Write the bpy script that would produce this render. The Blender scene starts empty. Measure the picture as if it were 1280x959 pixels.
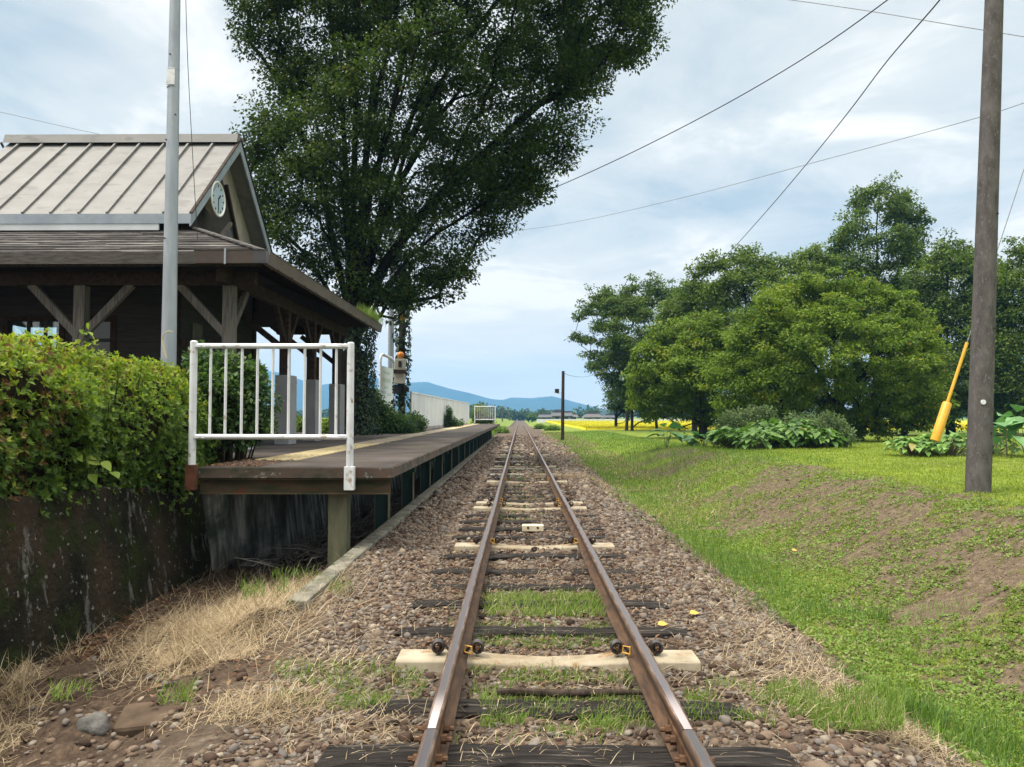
import bpy, math, random
import numpy as np
from mathutils import Vector, Matrix, noise as mnoise

R = math.radians
rng = np.random.default_rng(7)
random.seed(7)
sc = bpy.context.scene
COL = sc.collection

# ------------------------------------------------------------------ camera
F = 961.0
CAM = Vector((-0.174, 0.0, 1.374))
PITCH, YAW = math.atan(40.5 / F), math.atan(9.5 / F)
cd = bpy.data.cameras.new("camera")
cam = bpy.data.objects.new("camera", cd)
COL.objects.link(cam)
cam.location = CAM
cam.rotation_euler = (R(90) + PITCH, 0, YAW)
cd.sensor_width = 36
cd.lens = F / 1280 * 36
cd.clip_start = 0.05
cd.clip_end = 20000
sc.camera = cam
CR = cam.rotation_euler.to_matrix()


def P(px, py, Y):
    """world point seen at photo pixel (px, py), Y metres down the line"""
    v = CR @ Vector(((px - 640) / F, (479.5 - py) / F, -1))
    return CAM + v * (Y / v.y)


def G(px, py, z):
    v = CR @ Vector(((px - 640) / F, (479.5 - py) / F, -1))
    return CAM + v * ((z - CAM.z) / v.z)


# ------------------------------------------------------------------ materials
def new_mat(name):
    m = bpy.data.materials.new(name)
    m.use_nodes = True
    nt = m.node_tree
    nt.nodes.clear()
    out = nt.nodes.new("ShaderNodeOutputMaterial")
    b = nt.nodes.new("ShaderNodeBsdfPrincipled")
    nt.links.new(b.outputs[0], out.inputs[0])
    return m, nt, b, out


def ramp(nt, stops, fac=None):
    r = nt.nodes.new("ShaderNodeValToRGB")
    e = r.color_ramp.elements
    while len(e) < len(stops):
        e.new(0.5)
    for k, (p, c) in enumerate(stops):
        e[k].position = p
        e[k].color = (*c, 1) if len(c) == 3 else c
    if fac is not None:
        nt.links.new(fac, r.inputs[0])
    return r.outputs[0]


def noise(nt, scale, detail=6, stretch=(1, 1, 1), rough=0.6, dist=0.0, coord="Object"):
    t = nt.nodes.new("ShaderNodeTexCoord")
    mp = nt.nodes.new("ShaderNodeMapping")
    mp.inputs["Scale"].default_value = stretch
    nt.links.new(t.outputs[coord], mp.inputs[0])
    n = nt.nodes.new("ShaderNodeTexNoise")
    n.inputs["Scale"].default_value = scale
    n.inputs["Detail"].default_value = detail
    n.inputs["Roughness"].default_value = rough
    n.inputs["Distortion"].default_value = dist
    nt.links.new(mp.outputs[0], n.inputs["Vector"])
    return n.outputs["Fac"]


def mixc(nt, fac, a, b, mode="MIX"):
    m = nt.nodes.new("ShaderNodeMix")
    m.data_type = "RGBA"
    m.blend_type = mode
    for s, v in ((m.inputs[0], fac), (m.inputs[6], a), (m.inputs[7], b)):
        if isinstance(v, (int, float)):
            s.default_value = v
        elif isinstance(v, tuple):
            s.default_value = (*v, 1) if len(v) == 3 else v
        else:
            nt.links.new(v, s)
    return m.outputs[2]


def bump(nt, b, height, strength=0.4, dist=0.02):
    n = nt.nodes.new("ShaderNodeBump")
    n.inputs["Strength"].default_value = strength
    n.inputs["Distance"].default_value = dist
    nt.links.new(height, n.inputs["Height"])
    nt.links.new(n.outputs[0], b.inputs["Normal"])


def surf(name, c1, c2, scale=6, rough=0.8, metal=0.0, stretch=(1, 1, 1), bmp=0.3, bdist=0.01,
         spot=None, spot_scale=20, spot_at=0.62, detail=7, lo=0.35, hi=0.65):
    m, nt, b, _ = new_mat(name)
    n = noise(nt, scale, detail, stretch)
    col = ramp(nt, [(lo, c1), (hi, c2)], n)
    if spot is not None:
        s = noise(nt, spot_scale, 5, stretch)
        f = ramp(nt, [(spot_at, (0, 0, 0)), (spot_at + 0.08, (1, 1, 1))], s)
        col = mixc(nt, f, col, spot)
    nt.links.new(col, b.inputs["Base Color"])
    b.inputs["Roughness"].default_value = rough
    b.inputs["Metallic"].default_value = metal
    if rough > .7: b.inputs["Specular IOR Level"].default_value = 0.12
    if bmp:
        n2 = noise(nt, scale * 5, 6, stretch)
        bump(nt, b, n2, bmp, bdist)
    return m


def leaf_mat(name, stops, trans=0.3, rough=0.5, spec=0.3):
    m, nt, b, out = new_mat(name)
    a = nt.nodes.new("ShaderNodeAttribute")
    a.attribute_name = "rnd"
    col = ramp(nt, stops, a.outputs["Fac"])
    nt.links.new(col, b.inputs["Base Color"])
    b.inputs["Roughness"].default_value = rough
    b.inputs["Specular IOR Level"].default_value = spec
    tr = nt.nodes.new("ShaderNodeBsdfTranslucent")
    hs = nt.nodes.new("ShaderNodeHueSaturation")
    hs.inputs["Value"].default_value = 1.5
    hs.inputs["Saturation"].default_value = 1.1
    nt.links.new(col, hs.inputs["Color"])
    nt.links.new(hs.outputs[0], tr.inputs[0])
    mx = nt.nodes.new("ShaderNodeMixShader")
    mx.inputs[0].default_value = trans
    nt.links.new(b.outputs[0], mx.inputs[1])
    nt.links.new(tr.outputs[0], mx.inputs[2])
    nt.links.new(mx.outputs[0], out.inputs[0])
    return m


def attr_mat(name, stops, rough=0.85, bmp=0.0, bscale=60):
    m, nt, b, _ = new_mat(name)
    a = nt.nodes.new("ShaderNodeAttribute")
    a.attribute_name = "rnd"
    col = ramp(nt, stops, a.outputs["Fac"])
    n = noise(nt, 35, 5)
    col = mixc(nt, 0.5, col, ramp(nt, [(0.3, (0.45, 0.45, 0.45)), (0.7, (1, 1, 1))], n), "MULTIPLY")
    nt.links.new(col, b.inputs["Base Color"])
    b.inputs["Roughness"].default_value = rough
    b.inputs["Specular IOR Level"].default_value = 0.15
    if bmp:
        bump(nt, b, noise(nt, bscale, 4), bmp, 0.005)
    return m


M = {}
M["white"] = surf("white_paint", (0.52, 0.53, 0.54), (0.66, 0.67, 0.67), 3, 0.45, spot=(0.30, 0.24, 0.17), spot_scale=9, spot_at=0.60, bmp=0.05)
M["rustbrown"] = surf("rust_brown", (0.07, 0.028, 0.015), (0.13, 0.055, 0.03), 8, 0.8)
M["galv"] = surf("galvanised_steel", (0.24, 0.265, 0.29), (0.34, 0.365, 0.39), 5, 0.5, 0.35, (1, 1, 0.2), 0.1)
M["pole_concrete"] = surf("pole_concrete", (0.062, 0.056, 0.052), (0.115, 0.105, 0.098), 4, 0.9, 0, (2, 2, 0.8), 0.35, 0.004, spot=(0.15, 0.14, 0.13), spot_scale=22, spot_at=0.58)
M["timber_grey"] = surf("weathered_post_timber", (0.075, 0.065, 0.056), (0.17, 0.15, 0.13), 5, 0.85, 0, (8, 8, 0.6), 0.4, 0.004)
M["timber_dark"] = surf("dark_stained_timber", (0.022, 0.016, 0.012), (0.06, 0.043, 0.033), 4, 0.8, 0, (6, 6, 0.8), 0.4, 0.004)
M["timber_brown"] = surf("brown_rafter_timber", (0.024, 0.015, 0.010), (0.055, 0.035, 0.025), 4, 0.8, 0, (4, 1, 4), 0.3, 0.004)
M["fascia"] = surf("old_fascia_timber", (0.05, 0.044, 0.04), (0.10, 0.09, 0.08), 5, 0.85, 0, (1, 6, 6), 0.3, 0.004)
M["gutter"] = surf("brown_gutter_metal", (0.085, 0.062, 0.052), (0.13, 0.098, 0.084), 3, 0.5, 0.0, bmp=0.05)
M["gutter_corner"] = surf("slate_gutter_metal", (0.08, 0.075, 0.085), (0.11, 0.105, 0.118), 3, 0.5)
M["roofmetal"] = surf("beige_sheet_roof", (0.128, 0.125, 0.116), (0.165, 0.161, 0.150), 1.3, 0.65, 0.0, (1, 1, 3), 0.05, spot=(0.11, 0.106, 0.097), spot_scale=2.2, spot_at=0.55)
M["trimblue"] = surf("blue_grey_trim", (0.20, 0.235, 0.275), (0.27, 0.305, 0.34), 3, 0.6)
M["flashing"] = surf("pale_flashing_metal", (0.40, 0.42, 0.43), (0.50, 0.52, 0.53), 1.5, 0.5, 0.0)
M["gable"] = surf("beige_gable_board", (0.25, 0.22, 0.18), (0.32, 0.285, 0.24), 3, 0.85)
M["clad"] = surf("grey_post_cladding", (0.20, 0.20, 0.205), (0.25, 0.25, 0.255), 3, 0.6)
M["deck"] = None
M["steel_olive"] = surf("olive_painted_steel", (0.07, 0.075, 0.042), (0.15, 0.14, 0.08), 3, 0.6, 0, (3, 3, 0.7), 0.15, spot=(0.09, 0.04, 0.02), spot_scale=5, spot_at=0.62)
M["steel_green"] = surf("dark_green_steel", (0.012, 0.05, 0.044), (0.03, 0.085, 0.072), 3, 0.5, 0, (3, 3, 0.7), 0.1, spot=(0.06, 0.03, 0.018), spot_scale=5, spot_at=0.66)  # beam colour; on the post webs its darkness stands in for shade
M["steel_beam"] = surf("rusty_mossy_beam", (0.025, 0.03, 0.014), (0.075, 0.05, 0.03), 2.2, 0.8, 0, (1, 1, 3), 0.3, spot=(0.10, 0.035, 0.018), spot_scale=3.5, spot_at=0.58)
M["slab_edge"] = None
M["tactile"] = surf("yellow_tactile", (0.40, 0.33, 0.19), (0.50, 0.43, 0.26), 5, 0.9, spot=(0.22, 0.18, 0.12), spot_scale=9, spot_at=0.55)
M["tactile_worn"] = surf("worn_tactile", (0.20, 0.17, 0.125), (0.32, 0.27, 0.19), 3, 0.9, spot=(0.12, 0.105, 0.09), spot_scale=5, spot_at=0.5)
M["kerb"] = surf("old_kerb_concrete", (0.09, 0.085, 0.065), (0.23, 0.215, 0.175), 4, 0.95, 0, (1, 1, 1), 0.6, 0.01, spot=(0.06, 0.07, 0.03), spot_scale=6, spot_at=0.58)
M["sleeper"] = surf("old_sleeper_wood", (0.010, 0.0085, 0.0075), (0.040, 0.034, 0.030), 5, 0.85, 0, (0.5, 9, 9), 1.0, 0.015, spot=(0.10, 0.085, 0.072), spot_scale=4, spot_at=0.545)
M["sleeper_pale"] = surf("bleached_sleeper_wood", (0.13, 0.115, 0.10), (0.36, 0.33, 0.29), 5, 0.85, 0, (0.5, 9, 9), 0.8, 0.01)
M["concrete_white"] = surf("white_sleeper_concrete", (0.19, 0.15, 0.095), (0.33, 0.29, 0.215), 3.2, 0.85, 0, (1, 1, 1), 0.25, 0.005, spot=(0.21, 0.125, 0.06), spot_scale=5, spot_at=0.555)
M["beige_block"] = surf("beige_block_paint", (0.50, 0.42, 0.27), (0.60, 0.53, 0.36), 8, 0.7)
M["black_iron"] = surf("black_spring_iron", (0.012, 0.01, 0.009), (0.04, 0.03, 0.024), 30, 0.5)
M["rust"] = surf("rusty_iron", (0.05, 0.028, 0.018), (0.13, 0.07, 0.038), 12, 0.85, 0, bmp=0.5)
M["yellow_clip"] = surf("yellow_clip", (0.45, 0.24, 0.03), (0.60, 0.33, 0.05), 20, 0.6)
M["guard_yellow"] = surf("guard_yellow", (0.58, 0.29, 0.015), (0.68, 0.36, 0.03), 5, 0.45, bmp=0.05)
M["black"] = surf("black_matt", (0.008, 0.008, 0.008), (0.015, 0.015, 0.015), 5, 0.6)
M["cable"] = surf("cable_black", (0.015, 0.015, 0.017), (0.03, 0.03, 0.03), 5, 0.7)
M["cable_grey"] = surf("cable_grey", (0.13, 0.14, 0.15), (0.2, 0.21, 0.22), 5, 0.6)
M["bark"] = surf("dark_bark", (0.010, 0.009, 0.008), (0.032, 0.028, 0.024), 6, 0.95, 0, (3, 3, 0.6), 1.0, 0.04)
M["bark_brown"] = surf("brown_bark", (0.035, 0.027, 0.02), (0.085, 0.07, 0.055), 6, 0.95, 0, (3, 3, 0.6), 1.0, 0.03)
M["twig"] = surf("hedge_twig", (0.018, 0.015, 0.009), (0.05, 0.038, 0.022), 20, 0.95)
M["soil"] = surf("soil", (0.05, 0.035, 0.024), (0.10, 0.072, 0.05), 6, 0.95)
M["box_beige"] = surf("signal_box_paint", (0.34, 0.31, 0.25), (0.44, 0.41, 0.34), 6, 0.6, spot=(0.16, 0.14, 0.11), spot_scale=8, spot_at=0.62)
M["orange_lamp"] = surf("orange_lens", (0.55, 0.17, 0.01), (0.62, 0.22, 0.02), 6, 0.3)
M["sign_white"] = surf("sign_white", (0.58, 0.62, 0.60), (0.66, 0.70, 0.67), 3, 0.5)
M["sign_mark"] = surf("sign_faded_print", (0.42, 0.50, 0.42), (0.48, 0.55, 0.47), 8, 0.6)
M["fence_white"] = surf("fence_white_sheet", (0.66, 0.68, 0.69), (0.80, 0.81, 0.81), 1.2, 0.5, 0, (1, 1, 0.3), 0.05, spot=(0.42, 0.40, 0.36), spot_scale=2.5, spot_at=0.62)
M["clockface"] = surf("clock_face", (0.36, 0.45, 0.52), (0.40, 0.50, 0.56), 4, 0.3)
M["clockrim"] = surf("clock_rim", (0.68, 0.67, 0.62), (0.76, 0.75, 0.70), 6, 0.4)
M["clockcase"] = surf("clock_case_rusty", (0.38, 0.32, 0.23), (0.50, 0.45, 0.35), 5, 0.6, spot=(0.20, 0.09, 0.03), spot_scale=7, spot_at=0.57)
M["rock"] = surf("grey_rock", (0.05, 0.047, 0.043), (0.17, 0.16, 0.145), 5, 0.9, 0, (1, 1, 1), 0.8, 0.02)
M["slab_brown"] = surf("brown_dirty_slab", (0.05, 0.035, 0.024), (0.10, 0.07, 0.048), 5, 0.95, 0, (1, 1, 1), 0.5, 0.01)
M["tile_dark"] = surf("dark_roof_tile", (0.025, 0.026, 0.03), (0.055, 0.057, 0.062), 2, 0.5)
M["tile_red"] = surf("brown_roof_tile", (0.045, 0.04, 0.04), (0.075, 0.065, 0.062), 2, 0.6)
M["plaster"] = surf("pale_plaster", (0.26, 0.25, 0.235), (0.36, 0.35, 0.33), 1, 0.8)
M["plastic_black"] = surf("black_plastic_sheet", (0.012, 0.012, 0.018), (0.03, 0.03, 0.045), 6, 0.35)
M["white_plastic"] = surf("white_plastic", (0.60, 0.60, 0.64), (0.70, 0.70, 0.74), 6, 0.4)

# deck asphalt
m, nt, b, _ = new_mat("platform_asphalt")
n1 = noise(nt, 0.8, 6)
n2 = noise(nt, 70, 3)
c = ramp(nt, [(0.38, (0.040, 0.032, 0.028)), (0.62, (0.088, 0.074, 0.066))], n1)
c = mixc(nt, 0.55, c, ramp(nt, [(0.35, (0.5, 0.5, 0.5)), (0.7, (1.25, 1.25, 1.25))], n2), "MULTIPLY")
c = mixc(nt, ramp(nt, [(0.54, (0, 0, 0)), (0.64, (0.8, 0.8, 0.8))], noise(nt, 1.4, 7)), c, (0.05, 0.048, 0.022))
nt.links.new(c, b.inputs["Base Color"]); b.inputs["Roughness"].default_value = 0.88; b.inputs["Specular IOR Level"].default_value = 0.2
bump(nt, b, n2, 0.5, 0.01)
M["deck"] = m
# slab edge : dark moss, rust streaks, pale chips on arris
m, nt, b, _ = new_mat("platform_slab_edge")
c = ramp(nt, [(0.40, (0.030, 0.030, 0.014)), (0.5, (0.070, 0.052, 0.036)), (0.60, (0.082, 0.046, 0.033))], noise(nt, 2.2, 8, (1, 1, 2)))
c = mixc(nt, ramp(nt, [(0.59, (0, 0, 0)), (0.63, (.8, .8, .8))], noise(nt, 9, 7)), c, (0.20, 0.185, 0.165))
nt.links.new(c, b.inputs["Base Color"]); b.inputs["Roughness"].default_value = 0.9
bump(nt, b, noise(nt, 30, 5), 0.5, 0.01)
M["slab_edge"] = m
# retaining wall
m, nt, b, _ = new_mat("old_mossy_concrete")
c = ramp(nt, [(0.38, (0.009, 0.009, 0.006)), (0.5, (0.021, 0.018, 0.011)), (0.62, (0.036, 0.026, 0.016))], noise(nt, 1.3, 9, (1, 1, 0.8)))
c = mixc(nt, ramp(nt, [(0.50, (0, 0, 0)), (0.60, (0.9, 0.9, 0.9))], noise(nt, 2.2, 9)), c, (0.018, 0.025, 0.007))
st = noise(nt, 5, 9, (1, 1, 0.35), 0.7)
c = mixc(nt, ramp(nt, [(0.575, (0, 0, 0)), (0.625, (0.75, 0.75, 0.75))], st), c, (0.12, 0.115, 0.10))
c = mixc(nt, ramp(nt, [(0.64, (0, 0, 0)), (0.67, (1, 1, 1))], noise(nt, 16, 4)), c, (0.20, 0.19, 0.165))
nt.links.new(c, b.inputs["Base Color"]); b.inputs["Roughness"].default_value = 0.95; b.inputs["Specular IOR Level"].default_value = 0.08
bump(nt, b, noise(nt, 14, 8), 1.0, 0.05)
M["wall"] = m
m, nt, b, _ = new_mat("streaked_concrete")
c = ramp(nt, [(0.38, (0.035, 0.036, 0.030)), (0.5, (0.10, 0.10, 0.088)), (0.63, (0.26, 0.255, 0.235))], noise(nt, 3, 8, (2.2, 2.2, 0.22)))
c = mixc(nt, ramp(nt, [(0.5, (0, 0, 0)), (0.65, (0.8, 0.8, 0.8))], noise(nt, 2.0, 6)), c, (0.018, 0.028, 0.020))
nt.links.new(c, b.inputs["Base Color"]); b.inputs["Roughness"].default_value = 0.9; b.inputs["Specular IOR Level"].default_value = 0.1
bump(nt, b, noise(nt, 20, 6), 0.4, 0.01)
M["wall_streak"] = m
# rail : polished head, rusty everywhere else
m, nt, b, _ = new_mat("rail_steel")
geo = nt.nodes.new("ShaderNodeNewGeometry")
sp = nt.nodes.new("ShaderNodeSeparateXYZ"); nt.links.new(geo.outputs["Position"], sp.inputs[0])
sn = nt.nodes.new("ShaderNodeSeparateXYZ"); nt.links.new(geo.outputs["True Normal"], sn.inputs[0])
at = nt.nodes.new("ShaderNodeAttribute"); at.attribute_name = "shine"
n1 = noise(nt, 9, 6, (3, 0.6, 3))
rustc = ramp(nt, [(0.35, (0.035, 0.018, 0.010)), (0.65, (0.108, 0.057, 0.027))], n1)
add = nt.nodes.new("ShaderNodeMath"); add.operation = "MULTIPLY_ADD"
nt.links.new(n1, add.inputs[0]); add.inputs[1].default_value = 0.5; add.inputs[2].default_value = -0.25
ad2 = nt.nodes.new("ShaderNodeMath"); ad2.operation = "ADD"
nt.links.new(at.outputs["Fac"], ad2.inputs[0]); nt.links.new(add.outputs[0], ad2.inputs[1])
sh = ramp(nt, [(0.42, (0, 0, 0)), (0.62, (1, 1, 1))], ad2.outputs[0])
c = mixc(nt, sh, rustc, (0.25, 0.225, 0.225))
nt.links.new(c, b.inputs["Base Color"])
nt.links.new(sh, b.inputs["Metallic"])
rr = ramp(nt, [(0.0, (0.85,) * 3), (1.0, (0.46,) * 3)], sh)
nt.links.new(rr, b.inputs["Roughness"])
M["rail"] = m
# window glass
m, nt, b, _ = new_mat("window_glass")
b.inputs["Base Color"].default_value = (0.012, 0.014, 0.016, 1)
b.inputs["Roughness"].default_value = 0.06
b.inputs["Specular IOR Level"].default_value = 0.6
M["glass"] = m
m, nt, b, out = new_mat("clear_glass")
tp = nt.nodes.new("ShaderNodeBsdfTransparent"); tp.inputs[0].default_value = (0.78, 0.9, 0.9, 1)
gl = nt.nodes.new("ShaderNodeBsdfGlossy"); gl.inputs["Roughness"].default_value = 0.05
mx = nt.nodes.new("ShaderNodeMixShader"); mx.inputs[0].default_value = 0.12
nt.links.new(tp.outputs[0], mx.inputs[1]); nt.links.new(gl.outputs[0], mx.inputs[2]); nt.links.new(mx.outputs[0], out.inputs[0])
M["clear"] = m

LZ = leaf_mat("zelkova_leaf", [(0.0, (0.022, 0.040, 0.010)), (0.5, (0.048, 0.082, 0.017)), (0.85, (0.088, 0.13, 0.024)), (1.0, (0.12, 0.12, 0.03))], 0.3, 0.6, 0.15)
LC = leaf_mat("cherry_leaf", [(0.0, (0.050, 0.092, 0.016)), (0.5, (0.110, 0.175, 0.024)), (0.9, (0.185, 0.245, 0.032)), (1.0, (0.24, 0.20, 0.03))], 0.33, 0.6, 0.15)
LB = leaf_mat("back_tree_leaf", [(0.0, (0.038, 0.068, 0.014)), (0.5, (0.080, 0.128, 0.021)), (0.9, (0.130, 0.185, 0.028)), (1.0, (0.14, 0.16, 0.03))], 0.3, 0.6, 0.15)
LA = leaf_mat("azalea_leaf", [(0.0, (0.030, 0.060, 0.013)), (0.4, (0.092, 0.158, 0.023)), (0.75, (0.20, 0.285, 0.034)), (0.93, (0.31, 0.35, 0.045)), (1.0, (0.14, 0.07, 0.03))], 0.38, 0.5, 0.2)
LS = leaf_mat("shrub_leaf", [(0.0, (0.024, 0.055, 0.016)), (0.5, (0.055, 0.11, 0.026)), (1.0, (0.13, 0.19, 0.04))], 0.3)
LSG = leaf_mat("grey_green_leaf", [(0.0, (0.055, 0.092, 0.036)), (0.5, (0.135, 0.195, 0.07)), (0.9, (0.24, 0.30, 0.13)), (1.0, (0.22, 0.20, 0.12))], 0.25, 0.6, 0.2)
LH = leaf_mat("broad_leaf", [(0.0, (0.055, 0.12, 0.026)), (0.5, (0.125, 0.24, 0.045)), (0.9, (0.20, 0.33, 0.07)), (1.0, (0.30, 0.26, 0.09))], 0.25, 0.5, 0.22)
LT = leaf_mat("taro_leaf", [(0.0, (0.05, 0.13, 0.045)), (0.6, (0.10, 0.22, 0.07)), (1.0, (0.16, 0.30, 0.10))], 0.2, 0.5, 0.25)
LI = leaf_mat("ivy_leaf", [(0.0, (0.012, 0.028, 0.010)), (0.6, (0.03, 0.06, 0.018)), (1.0, (0.09, 0.14, 0.03))], 0.15)
LG = leaf_mat("lawn_blade", [(0.0, (0.090, 0.125, 0.018)), (0.5, (0.195, 0.255, 0.032)), (0.9, (0.30, 0.35, 0.05)), (1.0, (0.26, 0.22, 0.07))], 0.35, 0.6, 0.2)
LD = leaf_mat("ditch_blade", [(0.0, (0.045, 0.095, 0.026)), (0.5, (0.105, 0.185, 0.036)), (1.0, (0.19, 0.29, 0.04))], 0.3, 0.6, 0.2)
LW = leaf_mat("weed_blade", [(0.0, (0.07, 0.13, 0.02)), (0.6, (0.14, 0.22, 0.035)), (1.0, (0.24, 0.27, 0.09))], 0.3, 0.6, 0.2)
LY = leaf_mat("dry_straw", [(0.0, (0.10, 0.07, 0.04)), (0.5, (0.29, 0.22, 0.13)), (1.0, (0.52, 0.43, 0.28))], 0.2, 0.7, 0.2)
LR = leaf_mat("rice_blade", [(0.0, (0.20, 0.22, 0.012)), (0.5, (0.36, 0.34, 0.016)), (1.0, (0.50, 0.43, 0.03))], 0.3, 0.6, 0.2)
LF = leaf_mat("fallen_leaf", [(0.0, (0.05, 0.022, 0.014)), (0.5, (0.11, 0.055, 0.03)), (1.0, (0.20, 0.12, 0.06))], 0.1, 0.7, 0.2)
MS = attr_mat("ballast_stone", [(0.0, (0.026, 0.017, 0.012)), (0.20, (0.070, 0.044, 0.031)), (0.38, (0.125, 0.087, 0.060)), (0.52, (0.175, 0.130, 0.092)), (0.62, (0.115, 0.10, 0.088)), (0.76, (0.185, 0.16, 0.135)), (0.88, (0.29, 0.235, 0.17)), (1.0, (0.085, 0.082, 0.08))], 0.85)

# ------------------------------------------------------------------ objects
WL = {}


def wloc(o):
    return WL.get(o.name, Vector((0, 0, 0)))


def tag(o, label=None, cat=None, group=None, kind=None):
    if label: o["label"] = label
    if cat: o["category"] = cat
    if group: o["group"] = group
    if kind: o["kind"] = kind
    return o


def empty(name, loc, label, cat, group=None):
    o = bpy.data.objects.new(name, None)
    o.empty_display_size = 0.2
    COL.objects.link(o)
    o.location = loc
    WL[o.name] = Vector(loc)
    return tag(o, label, cat, group)


def link_mesh(name, me, mat, parent=None, origin=None):
    o = bpy.data.objects.new(name, me)
    COL.objects.link(o)
    if mat is not None and not me.materials:
        me.materials.append(mat)
    if parent is not None:
        o.parent = parent
        WL[o.name] = wloc(parent)
    elif origin is not None:
        o.location = origin
        WL[o.name] = Vector(origin)
    return o


class MB:
    def __init__(s):
        s.v = []; s.f = []

    def add(s, vs, fs):
        k = len(s.v)
        s.v += [tuple(p) for p in vs]
        s.f += [tuple(k + i for i in f) for f in fs]
        return s

    def box(s, c, size, rot=None):
        hx, hy, hz = size[0] / 2, size[1] / 2, size[2] / 2
        vs = [Vector((x, y, z)) for z in (-hz, hz) for (x, y) in ((-hx, -hy), (hx, -hy), (hx, hy), (-hx, hy))]
        if rot is not None:
            vs = [rot @ q for q in vs]
        c = Vector(c)
        return s.add([q + c for q in vs], [(3, 2, 1, 0), (4, 5, 6, 7), (0, 1, 5, 4), (1, 2, 6, 5), (2, 3, 7, 6), (3, 0, 4, 7)])

    def span(s, a, b):
        a = Vector(a); b = Vector(b)
        return s.box((a + b) / 2, (abs(b.x - a.x), abs(b.y - a.y), abs(b.z - a.z)))

    def bar(s, p, q, w, h, up=(0, 0, 1)):
        p = Vector(p); q = Vector(q); d = (q - p); L = d.length; d.normalize()
        up = Vector(up)
        if abs(d.dot(up)) > 0.98: up = Vector((0, 1, 0))
        x = d.cross(up).normalized(); z = x.cross(d)
        rot = Matrix((x, d, z)).transposed()
        return s.box((p + q) / 2, (w, L, h), rot)

    def tube(s, pts, rad, n=8, cap=True):
        pts = [Vector(p) for p in pts]
        if not hasattr(rad, "__len__"): rad = [rad] * len(pts)
        k = len(s.v)
        x = None
        for i, p in enumerate(pts):
            a = pts[max(i - 1, 0)]; b2 = pts[min(i + 1, len(pts) - 1)]
            d = (b2 - a).normalized()
            if x is None:
                u = Vector((0, 0, 1)) if abs(d.z) < 0.9 else Vector((0, 1, 0))
                x = d.cross(u).normalized()
            else:
                x = (x - d * x.dot(d)).normalized()
            y = d.cross(x)
            for j in range(n):
                t = 2 * math.pi * j / n
                s.v.append(tuple(p + (x * math.cos(t) + y * math.sin(t)) * rad[i]))
        for i in range(len(pts) - 1):
            for j in range(n):
                a = k + i * n + j; b2 = k + i * n + (j + 1) % n
                s.f.append((a, b2, b2 + n, a + n))
        if cap:
            s.f.append(tuple(k + j for j in reversed(range(n))))
            s.f.append(tuple(k + (len(pts) - 1) * n + j for j in range(n)))
        return s

    def ring(s, c, ax, r, t, n=14, m=6):
        c = Vector(c); ax = Vector(ax).normalized()
        u = ax.orthogonal().normalized(); w = ax.cross(u)
        pts = [c + (u * math.cos(2 * math.pi * i / n) + w * math.sin(2 * math.pi * i / n)) * r for i in range(n)]
        k = len(s.v)
        for i, p in enumerate(pts):
            o = (p - c).normalized()
            for j in range(m):
                a = 2 * math.pi * j / m
                s.v.append(tuple(p + (o * math.cos(a) + ax * math.sin(a)) * t))
        for i in range(n):
            for j in range(m):
                a = k + i * m + j; b2 = k + i * m + (j + 1) % m
                c2 = k + ((i + 1) % n) * m + (j + 1) % m; d2 = k + ((i + 1) % n) * m + j
                s.f.append((a, d2, c2, b2))
        return s

    def prism(s, poly, off):
        """polygon (3d points) extruded by off"""
        n = len(poly); off = Vector(off)
        vs = [Vector(p) for p in poly] + [Vector(p) + off for p in poly]
        fs = [tuple(reversed(range(n))), tuple(range(n, 2 * n))] + [(i, (i + 1) % n, n + (i + 1) % n, n + i) for i in range(n)]
        return s.add(vs, fs)

    def ball(s, c, r, seg=10, rings=7, sc_=(1, 1, 1)):
        k = len(s.v); c = Vector(c)
        for i in range(rings + 1):
            ph = math.pi * i / rings
            for j in range(seg):
                t = 2 * math.pi * j / seg
                s.v.append((c.x + r * sc_[0] * math.sin(ph) * math.cos(t), c.y + r * sc_[1] * math.sin(ph) * math.sin(t), c.z + r * sc_[2] * math.cos(ph)))
        for i in range(rings):
            for j in range(seg):
                a = k + i * seg + j; b2 = k + i * seg + (j + 1) % seg
                s.f.append((a, a + seg, b2 + seg, b2))
        return s

    def build(s, name, mat, parent=None, origin=None, bevel=0.0, smooth=False):
        off = wloc(parent) if parent is not None else (Vector(origin) if origin is not None else Vector((0, 0, 0)))
        me = bpy.data.meshes.new(name)
        me.from_pydata([(v[0] - off.x, v[1] - off.y, v[2] - off.z) for v in s.v], [], s.f)
        me.validate(); me.update()
        import bmesh
        bm = bmesh.new(); bm.from_mesh(me)
        bmesh.ops.recalc_face_normals(bm, faces=bm.faces)
        bm.to_mesh(me); bm.free()
        if smooth:
            me.polygons.foreach_set("use_smooth", [True] * len(me.polygons))
        o = link_mesh(name, me, mat, parent, origin)
        if bevel:
            md = o.modifiers.new("bevel", "BEVEL")
            md.width = bevel; md.segments = 2; md.limit_method = "ANGLE"; md.angle_limit = R(40)
        if smooth:
            try: me.set_sharp_from_angle(angle=R(45))
            except Exception: pass
        return o


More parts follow.
